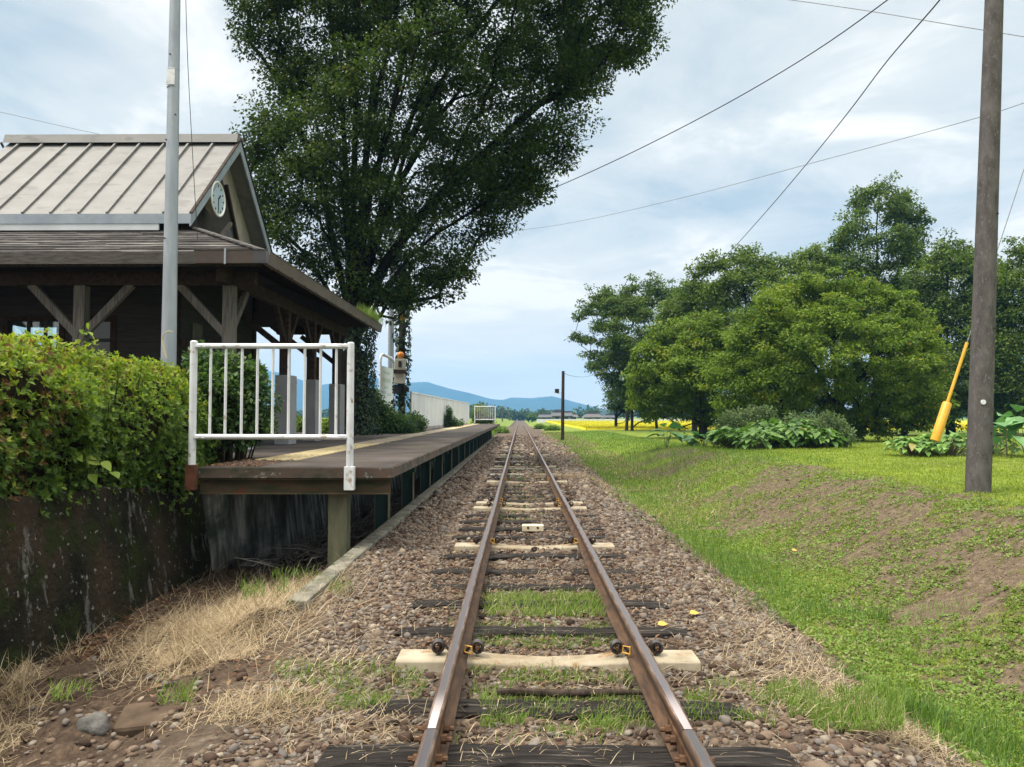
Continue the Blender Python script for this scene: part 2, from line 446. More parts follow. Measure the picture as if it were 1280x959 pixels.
def np_mesh(name, V, Fc, mat, rnd=None, smooth=False, parent=None, origin=None, attr="rnd"):
    """V (n,3), Fc (m,k) uniform polygons; rnd per-vertex"""
    V = np.asarray(V, np.float32); Fc = np.asarray(Fc, np.int32)
    off = wloc(parent) if parent is not None else (Vector(origin) if origin is not None else Vector((0, 0, 0)))
    V = V - np.array(off, np.float32)
    me = bpy.data.meshes.new(name)
    me.vertices.add(len(V)); me.vertices.foreach_set("co", V.ravel())
    k = Fc.shape[1]
    me.loops.add(Fc.size); me.loops.foreach_set("vertex_index", Fc.ravel())
    me.polygons.add(len(Fc))
    me.polygons.foreach_set("loop_start", np.arange(0, Fc.size, k, dtype=np.int32))
    me.polygons.foreach_set("loop_total", np.full(len(Fc), k, np.int32))
    if smooth:
        me.polygons.foreach_set("use_smooth", np.ones(len(Fc), bool))
    me.update(calc_edges=True)
    if rnd is not None:
        a = me.attributes.new(attr, "FLOAT", "POINT")
        a.data.foreach_set("value", np.asarray(rnd, np.float32))
    return link_mesh(name, me, mat, parent, origin)


def unit(a):
    return a / np.maximum(np.linalg.norm(a, axis=1, keepdims=True), 1e-9)


def leaf_quads(pos, dirs, nrm, length, width, rnd, fold=0.18):
    """one folded rhombus (2 tris) per leaf"""
    n = len(pos)
    d = unit(dirs); s = unit(np.cross(d, nrm)); u = np.cross(s, d)
    L = np.broadcast_to(np.asarray(length, float), (n,))[:, None]
    W = np.broadcast_to(np.asarray(width, float), (n,))[:, None]
    base = pos
    tip = pos + d * L
    l = pos + d * L * 0.45 + s * W * 0.5 + u * W * fold
    r = pos + d * L * 0.45 - s * W * 0.5 + u * W * fold
    V = np.stack([base, r, tip, l], 1).reshape(-1, 3)
    i = np.arange(n)[:, None] * 4
    Fc = np.concatenate([i + np.array([[0, 1, 2]]), i + np.array([[0, 2, 3]])], 1).reshape(-1, 3)
    return V, Fc, np.repeat(rnd, 4)


def blades(pos, height, width, lean, rnd, curve=0.5):
    """grass blade: 3 levels, tris"""
    n = len(pos)
    h = np.broadcast_to(np.asarray(height, float), (n,))[:, None]
    w = np.broadcast_to(np.asarray(width, float), (n,))[:, None]
    ang = rng.uniform(0, 2 * np.pi, n)
    dl = np.stack([np.cos(ang), np.sin(ang), np.zeros(n)], 1)
    sd = np.stack([-np.sin(ang + .6), np.cos(ang + .6), np.zeros(n)], 1)
    ln = np.broadcast_to(np.asarray(lean, float), (n,))[:, None]
    up = np.array([[0, 0, 1.0]])
    ca = np.cos(ln); sa = np.sin(ln)
    d1 = up * ca + dl * sa
    l2 = np.minimum(ln * (1 + curve) + 0.15, 1.75)
    d2 = up * np.cos(l2) + dl * np.sin(l2)
    mid = pos + d1 * h * 0.55
    tip = mid + d2 * h * 0.45
    V = np.stack([pos - sd * w / 2, pos + sd * w / 2, mid - sd * w * .4, mid + sd * w * .4, tip], 1).reshape(-1, 3)
    i = np.arange(n)[:, None] * 5
    Fc = np.concatenate([i + np.array([[0, 1, 3]]), i + np.array([[0, 3, 2]]), i + np.array([[2, 3, 4]])], 1).reshape(-1, 3)
    return V, Fc, np.repeat(rnd, 5)


def join(parts):
    Vs, Fs, Rs, k = [], [], [], 0
    for V, Fc, r in parts:
        Vs.append(V); Fs.append(Fc + k); Rs.append(r); k += len(V)
    return np.concatenate(Vs), np.concatenate(Fs), np.concatenate(Rs)


def copy_tree(o, parent=None):
    c = o.copy()
    COL.objects.link(c)
    if parent is not None:
        c.parent = parent
    for ch in list(o.children):
        copy_tree(ch, c)
    return c


# value noise on numpy arrays -------------------------------------------------
_perm = rng.random((256, 256))


def vn(x, y):
    xi = np.floor(x).astype(int); yi = np.floor(y).astype(int)
    fx = x - xi; fy = y - yi
    fx = fx * fx * (3 - 2 * fx); fy = fy * fy * (3 - 2 * fy)
    g = lambda a, b: _perm[a & 255, b & 255]
    return (g(xi, yi) * (1 - fx) + g(xi + 1, yi) * fx) * (1 - fy) + (g(xi, yi + 1) * (1 - fx) + g(xi + 1, yi + 1) * fx) * fy


def fbm(x, y, o=4):
    s = 0; a = 0.5; t = 0
    for k in range(o):
        s = s + a * vn(x * 2 ** k + 17.3 * k, y * 2 ** k + 5.1 * k); t += a; a *= 0.55
    return s / t


def sst(a, b, x):
    t = np.clip((x - a) / (b - a), 0, 1)
    return t * t * (3 - 2 * t)


# ------------------------------------------------------------------ terrain
PLAT = 0.78          # platform level (rail head = 0)
PX = -1.67           # platform edge
PY0, PY1 = 8.92, 58.0
WALLX = -4.24


def drop(y):
    return -np.maximum(y - 45, 0) ** 2 * 5.5e-5


def wallx(y):
    return np.where(y < 10.3, -4.26, np.where(y < 11.15, -4.26 + (y - 10.3) / 0.85 * 0.76, -3.5))


def height(x, y, detail=True):
    x = np.asarray(x, float); y = np.asarray(y, float)
    far = sst(45, 75, y)
    # right side profile
    k = 1 - sst(20, 42, y)
    ditch = -0.70 + 0.42 * sst(18, 40, y)
    crest = 0.27 * k + 0.02 * (1 - k)
    c0 = 3.35 - 0.3 * (1 - k)
    shoulder = -0.20 + (ditch + 0.20) * sst(1.25, 2.75, x)
    bank = ditch + (crest - ditch) * sst(c0 - 0.2, 5.9, x)
    right = np.where(x < 2.75, shoulder, bank)
    right = right + sst(6, 12, x) * 0.06
    # left side profile
    under = y > 6.6
    gl = -0.20 - 0.50 * sst(1.4, 4.0, -x)
    gu = np.where(-x < 2.05, -0.22, -0.46 - 0.22 * sst(2.2, 3.6, -x))
    left = np.where(under, gl + (gu - gl) * sst(6.6, 8.4, y), gl)
    wx = wallx(y)
    top = 0.50
    left = np.where(x < wx - 0.16, top, left)
    z = np.where(x >= 0, right, left)
    # after the platform everything levels out
    flat = -0.12 + 0.10 * sst(3, 9, np.abs(x))
    aft = sst(58.5, 66, y)
    z = np.where(x < 0, z * (1 - aft) + flat * aft, z * (1 - far) + flat * far)
    # down-grade of the line a long way off
    z = z + drop(np.minimum(y, 190)) * (1 - sst(3, 8, np.abs(x)))
    if detail:
        off = np.clip(sst(1.5, 2.6, np.abs(x)), 0, 1) * (1 - sst(60, 90, y))
        z = z + off * (fbm(x * 1.6, y * 1.6) - 0.5) * 0.10 + off * (fbm(x * 6, y * 6, 3) - 0.5) * 0.05
        z = z + (1 - off) * (fbm(x * 5, y * 5, 3) - 0.5) * 0.03
        # loose dug-over earth, lower left
        e = sst(-1.7, -2.6, x) * (1 - sst(6.2, 7.2, y)) * (x > -4.3)
        z = z + e * ((fbm(x * 2.2 + 9, y * 2.2, 5) - 0.5) * 0.50)
        z = np.where((x < wx - 0.16) & (y < 59), 0.5 + (fbm(x * 2, y * 2) - .5) * .04, z)
    return z


def grid_lines(segs):
    out = [np.array([segs[0][0]])]
    for a, b2, st in segs:
        n = max(1, int(round((b2 - a) / st)))
        out.append(np.linspace(a, b2, n + 1)[1:])
    return np.concatenate(out)


xs = grid_lines([(-6000, -1500, 900), (-1500, -300, 200), (-300, -60, 30), (-60, -12, 4), (-12, -5, 0.5), (-5, 8.5, 0.075), (8.5, 16, 0.3), (16, 60, 2.2), (60, 300, 30), (300, 1500, 200), (1500, 6000, 900)])
ys = grid_lines([(-300, -20, 40), (-20, 2, 1.0), (2, 13, 0.075), (13, 26, 0.15), (26, 70, 0.6), (70, 200, 4), (200, 600, 40), (600, 2000, 200), (2000, 7000, 1000)])
XX, YY = np.meshgrid(xs, ys)
ZZ = height(XX, YY)
nx, ny = len(xs), len(ys)
V = np.stack([XX, YY, ZZ], 2).reshape(-1, 3)
ii = (np.arange(ny - 1)[:, None] * nx + np.arange(nx - 1)[None, :]).reshape(-1)
Fc = np.stack([ii, ii + 1, ii + 1 + nx, ii + nx], 1)


def green_amount(x, y):
    """how grassy the ground is (0 bare earth .. 1 lawn)"""
    n = fbm(x * 0.9 + 3, y * 0.9, 5)
    lawn = sst(5.5, 6.6, x + 1.2 * (n - .5)) * 0.95
    slope = (x > 2.5) * (0.46 + 1.1 * (n - 0.5)) * (1 - sst(6.2, 7, x))
    bare = np.exp(-((x - 4.7) / 1.0) ** 2 - ((y - 9.5) / 4.0) ** 2)
    slope = slope - bare * 0.21
    gg = np.maximum(lawn, slope)
    gg = gg + (x > 2.3) * np.exp(-((x - 3.2) / 0.7) ** 2) * 0.16 * (.4 + fbm(x * 1.3, y * .8))
    gg = np.where(y > 24, np.maximum(gg, sst(24, 34, y) * sst(2.4, 3.6, x) * (0.5 + .9 * n)), gg)
    strip = np.exp(-((y - 17.0) / 2.0) ** 2) * sst(7, 9, x) * 0.30
    gg = gg - strip
    return np.clip(gg, 0, 1)


GR = green_amount(XX, YY)
GR = np.where(XX < 0, np.where(YY > 60, sst(-2.2, -3.2, XX) * .9, 0.06), GR)
GR = np.where((YY > 60) & (XX > 2.3), np.maximum(GR, .85), GR)
far_line = 1 - sst(1.9, 2.6, np.abs(XX))
BAL = np.where(XX > 0, 1 - sst(1.9, 2.45, XX + 0.5 * (fbm(XX * 2, YY * 2) - .5)), 1 - sst(1.5, 2.1, -XX + .5 * (fbm(XX * 2, YY * 2) - .5)))

m, nt, b, _ = new_mat("ground_earth_and_grass")
ag = nt.nodes.new("ShaderNodeAttribute"); ag.attribute_name = "green"
ab = nt.nodes.new("ShaderNodeAttribute"); ab.attribute_name = "ballast"
t = nt.nodes.new("ShaderNodeTexCoord")
fine = noise(nt, 13, 10, rough=.72)
soilc = ramp(nt, [(0.3, (0.052, 0.037, 0.024)), (0.52, (0.115, 0.085, 0.056)), (0.72, (0.20, 0.152, 0.105))], fine)
grc = ramp(nt, [(0.3, (0.08, 0.115, 0.017)), (0.6, (0.155, 0.205, 0.027)), (0.8, (0.22, 0.26, 0.04))], noise(nt, 1.7, 8))
balc = ramp(nt, [(0.34, (0.030, 0.021, 0.015)), (0.5, (0.085, 0.064, 0.047)), (0.66, (0.18, 0.142, 0.105))], noise(nt, 9, 10, rough=.78))
mg = nt.nodes.new("ShaderNodeMath"); mg.operation = "MULTIPLY_ADD"
nt.links.new(fine, mg.inputs[0]); mg.inputs[1].default_value = 1.7; mg.inputs[2].default_value = -0.85
sg = nt.nodes.new("ShaderNodeMath"); sg.operation = "ADD"
nt.links.new(ag.outputs["Fac"], sg.inputs[0]); nt.links.new(mg.outputs[0], sg.inputs[1])
fg = ramp(nt, [(0.40, (0, 0, 0)), (0.70, (1, 1, 1))], sg.outputs[0])
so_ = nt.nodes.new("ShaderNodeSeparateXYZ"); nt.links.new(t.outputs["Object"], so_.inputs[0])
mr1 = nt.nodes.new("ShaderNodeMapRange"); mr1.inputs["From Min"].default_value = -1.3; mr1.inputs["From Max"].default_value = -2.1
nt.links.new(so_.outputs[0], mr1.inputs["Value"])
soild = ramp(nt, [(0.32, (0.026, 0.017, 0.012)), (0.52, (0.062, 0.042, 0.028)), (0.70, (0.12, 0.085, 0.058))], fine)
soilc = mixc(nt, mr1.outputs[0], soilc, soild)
c = mixc(nt, fg, soilc, grc)
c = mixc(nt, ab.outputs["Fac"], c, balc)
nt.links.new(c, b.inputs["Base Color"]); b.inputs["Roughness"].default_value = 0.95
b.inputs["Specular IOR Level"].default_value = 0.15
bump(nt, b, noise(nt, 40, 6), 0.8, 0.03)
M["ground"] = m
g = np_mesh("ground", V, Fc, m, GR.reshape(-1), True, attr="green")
a = g.data.attributes.new("ballast", "FLOAT", "POINT"); a.data.foreach_set("value", BAL.reshape(-1).astype(np.float32))
tag(g, kind="structure")

# ------------------------------------------------------------------ ballast stones
def ico(sub):
    import bmesh
    bm = bmesh.new(); bmesh.ops.create_icosphere(bm, subdivisions=sub, radius=1)
    V = np.array([v.co[:] for v in bm.verts]); Fc = np.array([[v.index for v in f.verts] for f in bm.faces]); bm.free()
    return V, Fc


def rots(n):
    q = unit(rng.normal(size=(n, 4)))
    w, x, y, z = q.T
    return np.stack([np.stack([1 - 2 * (y * y + z * z), 2 * (x * y - w * z), 2 * (x * z + w * y)], 1),
                     np.stack([2 * (x * y + w * z), 1 - 2 * (x * x + z * z), 2 * (y * z - w * x)], 1),
                     np.stack([2 * (x * z - w * y), 2 * (y * z + w * x), 1 - 2 * (x * x + y * y)], 1)], 1)


def stones(pos, size, sub, rnd, flat=0.6):
    V0, F0 = ico(sub)
    n = len(pos); nv = len(V0)
    tm = [V0 * (1 + 0.38 * np.array([mnoise.noise(Vector(v) * 1.7 + Vector((k * 7.1, 3.3 * k, 1))) for v in V0]))[:, None] for k in range(10)]
    tm = np.array(tm)
    sel = rng.integers(0, 10, n)
    sc3 = np.stack([rng.uniform(.8, 1.35, n), rng.uniform(.65, 1.0, n), rng.uniform(flat - .15, flat + .2, n)], 1) * np.asarray(size)[:, None]
    base = tm[sel] * sc3[:, None, :]
    Rm = rots(n)
    # mostly lying flat : yaw + small tilt
    yaw = rng.uniform(0, 2 * np.pi, n); tl = rng.normal(0, 0.4, n)
    cy, sy, ct, st = np.cos(yaw), np.sin(yaw), np.cos(tl), np.sin(tl)
    Rt = np.zeros((n, 3, 3))
    Rt[:, 0, 0] = cy; Rt[:, 0, 1] = -sy * ct; Rt[:, 0, 2] = sy * st
    Rt[:, 1, 0] = sy; Rt[:, 1, 1] = cy * ct; Rt[:, 1, 2] = -cy * st
    Rt[:, 2, 1] = st; Rt[:, 2, 2] = ct
    V = np.einsum("nij,nkj->nki", Rt, base) + pos[:, None, :]
    Fc = (F0[None] + (np.arange(n) * nv)[:, None, None]).reshape(-1, 3)
    return V.reshape(-1, 3), Fc, np.repeat(rnd, nv)


def kerb_left(y):
    return np.where(y > 6.4, -1.93, -2.5)


def scatter(n, x0, x1, y0, y1):
    return rng.uniform(x0, x1, n), rng.uniform(y0, y1, n)


RAILX = 0.566


def stone_set(n, y0, y1, s0, s1, sub, keep):
    x, y = scatter(n, -2.75, 2.75, y0, y1)
    k = keep(x, y) & (np.abs(np.abs(x) - RAILX) > 0.09)
    x, y = x[k], y[k]
    z = height(x, y)
    s = rng.uniform(s0, s1, len(x)) * np.exp(rng.normal(0, .34, len(x)))
    # sleepers stay on top between the rails
    r = np.clip(rng.beta(1.9, 2.0, len(x)) + 0.14 * (fbm(x * .8, y * .8) - .5) - 0.10 * (np.abs(x) < 1), 0, 1)
    return stones(np.stack([x, y, z + s * 0.22], 1), s, sub, r)


def keep_main(x, y):
    edge = np.where(x > 0, 2.35 + .5 * (fbm(x * 0 + 3, y * 1.2) - .5), np.where(y > 6.6, 1.93, 1.72 + .7 * (fbm(x * 0 + 9, y * 1.5) - .5)))
    inner = rng.random(len(x)) < np.where(np.abs(x) < 1.0, 0.55, 1.0)
    ok = (np.abs(x) < edge) & inner
    for ys_ in NEAR_Y:
        ok &= ~((np.abs(y - ys_) < .105) & (np.abs(x) < 1.03) & (rng.random(len(x)) < .85))
    return ok


NEAR_Y = [3.56, 4.17, 4.95, 5.62, 8.65, 9.25, 13.0, 13.75]
parts = [stone_set(20000, 2.4, 4.6, 0.007, 0.018, 2, keep_main), stone_set(34000, 4.6, 8.0, 0.008, 0.020, 1, keep_main), stone_set(32000, 8, 13, 0.012, 0.025, 1, keep_main), stone_set(26000, 13, 32, 0.022, 0.040, 1, keep_main), stone_set(15000, 32, 60, 0.035, 0.06, 1, keep_main)]
# scattered stones in the dug earth to the left and on the right toe
x, y = scatter(1500, -4.1, -1.9, 3.2, 6.8)
k = rng.random(len(x)) < np.clip(sst(-4.4, -2.2, x) + .25, 0, 1)
x, y = x[k], y[k]
s = rng.uniform(.008, .022, len(x)) * np.exp(rng.normal(0, .3, len(x)))
parts.append(stones(np.stack([x, y, height(x, y) + s * .2], 1), s, 2, np.clip(rng.beta(2, 2.5, len(x)), 0, 1)))
V, Fc, r = join(parts)
n = 11000
y = 3.2 * (24 / 3.2) ** rng.random(n); x = 2.35 + rng.random(n) ** .8 * 4.2
s = rng.uniform(.003, .008, n) * np.exp(rng.normal(0, .35, n)) * (.7 + y / 14)
V2, F2, r2 = stones(np.stack([x, y, height(x, y) + s * .3], 1), s, 1, .25 + .4 * rng.random(n))
o = np_mesh("soil_clods", V2, F2, MS, r2, True); tag(o, kind="stuff")
o = np_mesh("ballast_gravel", V, Fc, MS, r, True)
tag(o, kind="stuff")

# ------------------------------------------------------------------ rails
def rail_profile(xc):
    hw = 0.0325
    z = 0.0
    left = [(-0.0635, -.153), (-.0635, -.143), (-.012, -.125), (-.0085, -.10), (-.0085, -.055), (-hw, -.040), (-hw, -.010), (-hw + .005, -.003), (-.020, -.0006), (-.013, 0.0)]
    pr = left + [(-x, z) for x, z in reversed(left)]
    return [(xc + x, z) for x, z in pr]


def rail_mesh(xc, y0, y1, name, parent=None, origin=None):
    pr = rail_profile(xc)
    yl = list(np.arange(y0, min(y1, 12), 0.5)) + list(np.arange(max(12, y0), y1, 3.0)) + [y1]
    yl = sorted(set(float(v) for v in yl))
    V = []; sh = []
    for y in yl:
        dz = float(drop(np.array(y)))
        wob = 0.004 * math.sin(y * 0.7 + xc)
        for i, (x, z) in enumerate(pr):
            V.append((x + wob, y, z + dz))
            sh.append(1.0 if abs(x - xc) < 0.018 and z > -0.005 else (0.42 if z > -0.005 else 0.0))
    n = len(pr); Fq = []
    for i in range(len(yl) - 1):
        for j in range(n):
            a = i * n + j; b2 = i * n + (j + 1) % n
            Fq.append((a, b2, b2 + n, a + n))
    o = np_mesh(name, V, Fq, M["rail"], sh, False, parent, origin, attr="shine")
    import bmesh
    bm = bmesh.new(); bm.from_mesh(o.data)
    bm.verts.ensure_lookup_table()
    bm.faces.new([bm.verts[j] for j in range(n)])
    k = (len(yl) - 1) * n
    bm.faces.new([bm.verts[k + j] for j in range(n)])
    bmesh.ops.recalc_face_normals(bm, faces=bm.faces)
    bm.to_mesh(o.data); bm.free()
    return o


JOINT = 3.44
for sx, side in ((-1, "left"), (1, "right")):
    xc = sx * RAILX
    org = (xc, JOINT, -0.153)
    t = empty("rail", org, f"long {side} rail, rusty with a polished head, running off to the horizon", "rail", "long rails of the track")
    rail_mesh(xc, JOINT + 0.004, 186, "running_rail", t)
    for s2 in (-1, 1):
        mb = MB()
        mb.span((xc + s2 * 0.010, JOINT - 0.29, -0.118), (xc + s2 * 0.036, JOINT + 0.29, -0.056))
        fp = mb.build("fishplate", M["rust"], t, bevel=0.004)
        for q in (-.22, -.10, .10, .22):
            mb = MB()
            mb.tube([(xc + s2 * .03, JOINT + q, -.088), (xc + s2 * .062, JOINT + q, -.088)], 0.021, 6)
            mb.tube([(xc + s2 * .062, JOINT + q, -.088), (xc + s2 * .085, JOINT + q, -.088)], 0.012, 8)
            mb.build("bolt", M["rust"], fp)
    o = rail_mesh(xc, -12, JOINT - 0.004, "rail", None, (xc, 0, -0.153))
    tag(o, f"short near end of the {side} rail, this side of the bolted joint", "rail", "near rails before the joint")

# ------------------------------------------------------------------ sleepers
def wood_sleeper(name, L, W, mat, seed, pale=False):
    rs = random.Random(seed)
    mb = MB()
    nxs = 15
    V = []; Fq = []
    ring = [(-.5, -1), (-.5, -.12), (-.44, 0), (.44, 0), (.5, -.12), (.5, -1)]
    for i in range(nxs + 1):
        x = -L / 2 + L * i / nxs
        for (u, w) in ring:
            e = 0.008
            V.append((x + (rs.uniform(-.02, .02) if i in (0, nxs) else 0), u * W + rs.uniform(-e, e), w * 0.14 + rs.uniform(-e, e * .6) - (0.012 if i in (0, nxs) and w == 0 else 0)))
    n = len(ring)
    for i in range(nxs):
        for j in range(n):
            a = i * n + j; b2 = i * n + (j + 1) % n
            Fq.append((a, b2, b2 + n, a + n))
    Fq.append(tuple(reversed(range(n)))); Fq.append(tuple(nxs * n + j for j in range(n)))
    mb.add(V, Fq)
    return mb


def place_part(mb, name, mat, parent):
    return mb.build(name, mat, parent)


def make_wood(y, label, group, mat="sleeper", L=2.1, W=0.2, z=-0.155, seed=0, dx=0.0):
    mb = wood_sleeper("sleeper", L, W, M[mat], seed)
    me_o = mb.build("wooden_sleeper", M[mat])
    me_o.location = (dx, y, z + float(drop(np.array(y))))
    me_o.rotation_euler = (0, 0, random.uniform(-.012, .012))
    return tag(me_o, label, "sleeper", group)


WG = "timber sleepers of the track"
near = [(3.56, "blackened timber sleeper directly under the rail joint, nearest in view", -0.160, .24, 2.12),
        (4.17, "dark timber sleeper with a stick lying along it, just before the white concrete one", -0.170, .2, 2.0),
        (5.62, "black timber sleeper first beyond the white concrete one, yellow leaf near its end", -0.168, .18, 2.1),
        (6.45, "half buried timber sleeper edging the bright grass patch between the rails", -0.172, .2, 2.1),
        (7.1, "timber sleeper nearly swallowed by gravel, second beyond the bright grass patch", -0.178, .2, 2.1),
        (7.8, "sunken timber sleeper in brown litter, third beyond the bright grass patch", -0.178, .2, 2.1),
        (8.65, "dark timber sleeper close in front of the second white concrete one", -0.175, .2, 2.15)]
for i, (y, lab, z, W, L) in enumerate(near):
    make_wood(y, lab, WG, "sleeper", L, W, z, i + 3, random.uniform(-.02, .03))
yv = 10.0
conc_y = [4.95, 9.25, 13.0, 13.75, 18.2, 23.6, 30.5, 38.0, 47.0]
protos = [wood_sleeper("s", 2.1, .2, None, 50 + i).build("wooden_sleeper", M["sleeper"]) for i in range(3)]
protp = [wood_sleeper("s", 2.1, .2, None, 60 + i).build("wooden_sleeper", M["sleeper_pale"]) for i in range(2)]
usedp = [False] * 3; usedq = [False] * 2
while yv < 75:
    if min(abs(yv - c) for c in conc_y) > 0.42:
        pale = yv > 14 and random.random() < 0.3
        i = random.randrange(2 if pale else 3)
        src = (protp if pale else protos)[i]
        us = usedq if pale else usedp
        if not us[i]:
            o = src; us[i] = True
        else:
            o = src.copy(); COL.objects.link(o)
        o.location = (random.uniform(-.03, .03), yv, -0.180 + float(drop(np.array(yv))))
        if pale:
            tag(o, "bleached pale timber sleeper among dark ones far along the track", "sleeper", "bleached sleepers far along the track")
        else:
            tag(o, "dark timber sleeper half sunk in ballast beyond the second white one", "sleeper", "dark sleepers further along the track")
    yv += random.uniform(.68, .76)
for i in range(3):
    if not usedp[i]: bpy.data.objects.remove(protos[i])
for i in range(2):
    if not usedq[i]: bpy.data.objects.remove(protp[i])


def make_conc(y, label, group):
    t = empty("concrete_sleeper", (0, y, -0.30), label, "sleeper", group)
    mb = MB()
    V = []; Fq = []
    prof = [(-.945, .125, -.0), (-.55, .12, .0), (-.3, .10, -.022), (0, .095, -.035), (.3, .10, -.022), (.55, .12, 0), (.945, .125, 0)]
    for x, hw, dz in prof:
        for (yy, zz) in ((-hw - .03, -.30), (-hw, -.135 + dz), (-hw + .015, -.125 + dz), (hw - .015, -.125 + dz), (hw, -.135 + dz), (hw + .03, -.30)):
            V.append((x, y + yy, zz))
    n = 6
    for i in range(len(prof) - 1):
        for j in range(n):
            a = i * n + j; b2 = i * n + (j + 1) % n
            Fq.append((a, b2, b2 + n, a + n))
    Fq += [tuple(reversed(range(n))), tuple((len(prof) - 1) * n + j for j in range(n))]
    mb.add(V, Fq)
    mb.build("sleeper_beam", M["concrete_white"], t, bevel=0.006)
    for sx in (-1, 1):
        for s2 in (-1, 1):
            x = sx * RAILX + s2 * 0.125
            mb = MB()
            for q in (-.022, .0, .022):
                mb.ring((x, y + q, -.073), (0.15 * s2, 1, 0), 0.033, 0.0095)
            mb.tube([(x, y, -.12), (x - s2 * .03, y, -.05), (x - s2 * .085, y, -.118)], 0.011, 6)
            cl = mb.build("spring_clip", M["black_iron"], t, smooth=True)
            mb = MB(); mb.tube([(x, y - .05, -.075), (x, y + .05, -.075)], 0.012, 8)
            mb.build("bolt", M["rust"], cl)
            if s2 * sx < 0:
                xx = x - s2 * .055
                mb = MB()
                mb.tube([(xx + .02, y - .07, -.10), (xx + .02, y - .07, -.055), (xx - .02, y - .06, -.05), (xx - .025, y - .06, -.09), (xx + .02, y - .07, -.10)], 0.006, 6)
                mb.build("clip_hook", M["yellow_clip"], cl)
    return t


CG = "white concrete sleepers of the track"
c0 = make_conc(4.95, "stained white concrete sleeper with coiled spring clips, nearest of its kind", CG)
c0.location.z -= .016
for y, lab in zip(conc_y[1:], ["white concrete sleeper just before the small beige block", "first of two pale sleepers lying close together behind the beige block",
                               "second of two pale sleepers lying close together behind the beige block"] + ["far white concrete sleeper among dark timber ones"] * 5):
    c = copy_tree(c0); c.location = (0, y, -0.330 + float(drop(np.array(y)))); tag(c, lab, "sleeper", CG if "far" not in lab else "far concrete sleepers")

# beige block between rails
t = empty("track_marker_block", (-.0, 10.6, -.2), "small beige block with two dark holes set between the rails", "marker block")
p1 = G(666, 657, -.12)
t.location = (p1.x, p1.y, -.2); WL[t.name] = Vector(t.location)
MB().box((p1.x, p1.y, -.15), (.29, .16, .08)).build("block_body", M["beige_block"], t, bevel=.006)
for s in (-.065, .065):
    MB().tube([(p1.x + s, p1.y - .083, -.14), (p1.x + s, p1.y - .078, -.14)], .017, 10).build("bolt_hole", M["black"], t)
o = MB().box((G(667, 567, -.12).x, G(667, 567, -.12).y, -.16), (.28, .3, .06)).build("track_marker_block", M["beige_block"], origin=(0, 35, -.2))
tag(o, "tiny pale block lying far down between the rails", "marker block")
# stick lying along a sleeper
pts = [(-.30 + .11 * i, 4.33 + .006 * math.sin(i * 2), -.158 + .004 * math.sin(i * 1.3)) for i in range(9)]
o = MB().tube(pts, [.02, .024, .021, .024, .02, .022, .018, .014, .008], 8).build("fallen_stick", M["timber_dark"], origin=(0, 4.33, -.16), smooth=True)
tag(o, "dark rotten stick lying along a timber sleeper between the rails", "stick")

# ------------------------------------------------------------------ kerb
mb = MB()
ye = 6.55
yy = 6.5
i = 0
while yy < 60:
    L = 2.0
    e = 0.006 * ((i * 7) % 3 - 1)
    mb.span((-2.13 + e, yy, -.7), (-1.95 + e, yy + L - .012, -.165 + e))
    yy += L; i += 1
o = mb.build("kerb", M["kerb"], bevel=.012)
tag(o, kind="structure")

# ------------------------------------------------------------------ retaining walls
def battered_wall(name, base, top, z0, z1, th, mat, label, cat, origin):
    """base/top : xy polylines of the visible face"""
    mb = MB(); V = []; n = len(base)
    for i in range(n):
        (bx, by), (tx, ty) = base[i], top[i]
        a = Vector(base[max(i - 1, 0)]); b2 = Vector(base[min(i + 1, n - 1)])
        d = (b2 - a).normalized(); nrm = Vector((-d.y, d.x))  # away from the track
        zt_ = z1(ty) if callable(z1) else z1
        V += [(bx, by, z0), (tx, ty, zt_), (tx + nrm.x * th, ty + nrm.y * th, zt_), (bx + nrm.x * th, by + nrm.y * th, z0)]
    Fq = [(0, 1, 2, 3), tuple((n - 1) * 4 + j for j in (3, 2, 1, 0))]
    for i in range(n - 1):
        for j in range(4):
            a = i * 4 + j; b2 = i * 4 + (j + 1) % 4
            Fq.append((a, b2, b2 + 4, a + 4))
    mb.add(V, Fq)
    o = mb.build(name, mat, origin=origin, bevel=.02)
    return tag(o, label, cat)


ysr = list(np.linspace(-4, 10.2, 40))
rs = random.Random(4)
battered_wall("retaining_wall", [(-4.18 + rs.uniform(-.015, .015), y) for y in ysr], [(-4.42 + rs.uniform(-.02, .02), y) for y in ysr], -1.0, lambda y: .50 + .055 * (10.2 - max(y, 5)) + .02 * rs.uniform(-1, 1), .3,
              M["wall"], "dark mossy retaining wall with pale lichen streaks under the azalea hedge", "retaining wall", (-4.4, 4, -1))
battered_wall("platform_foundation_wall", [(-4.20, 10.23), (-3.46, 11.1), (-3.46, 30), (-3.46, 58)], [(-4.44, 10.23), (-3.62, 11.15), (-3.62, 30), (-3.62, 58)], -1.0, .46, .3,
              M["wall_streak"], "streaked dark concrete wall in the shade beneath the platform", "wall", (-3.6, 30, -1))

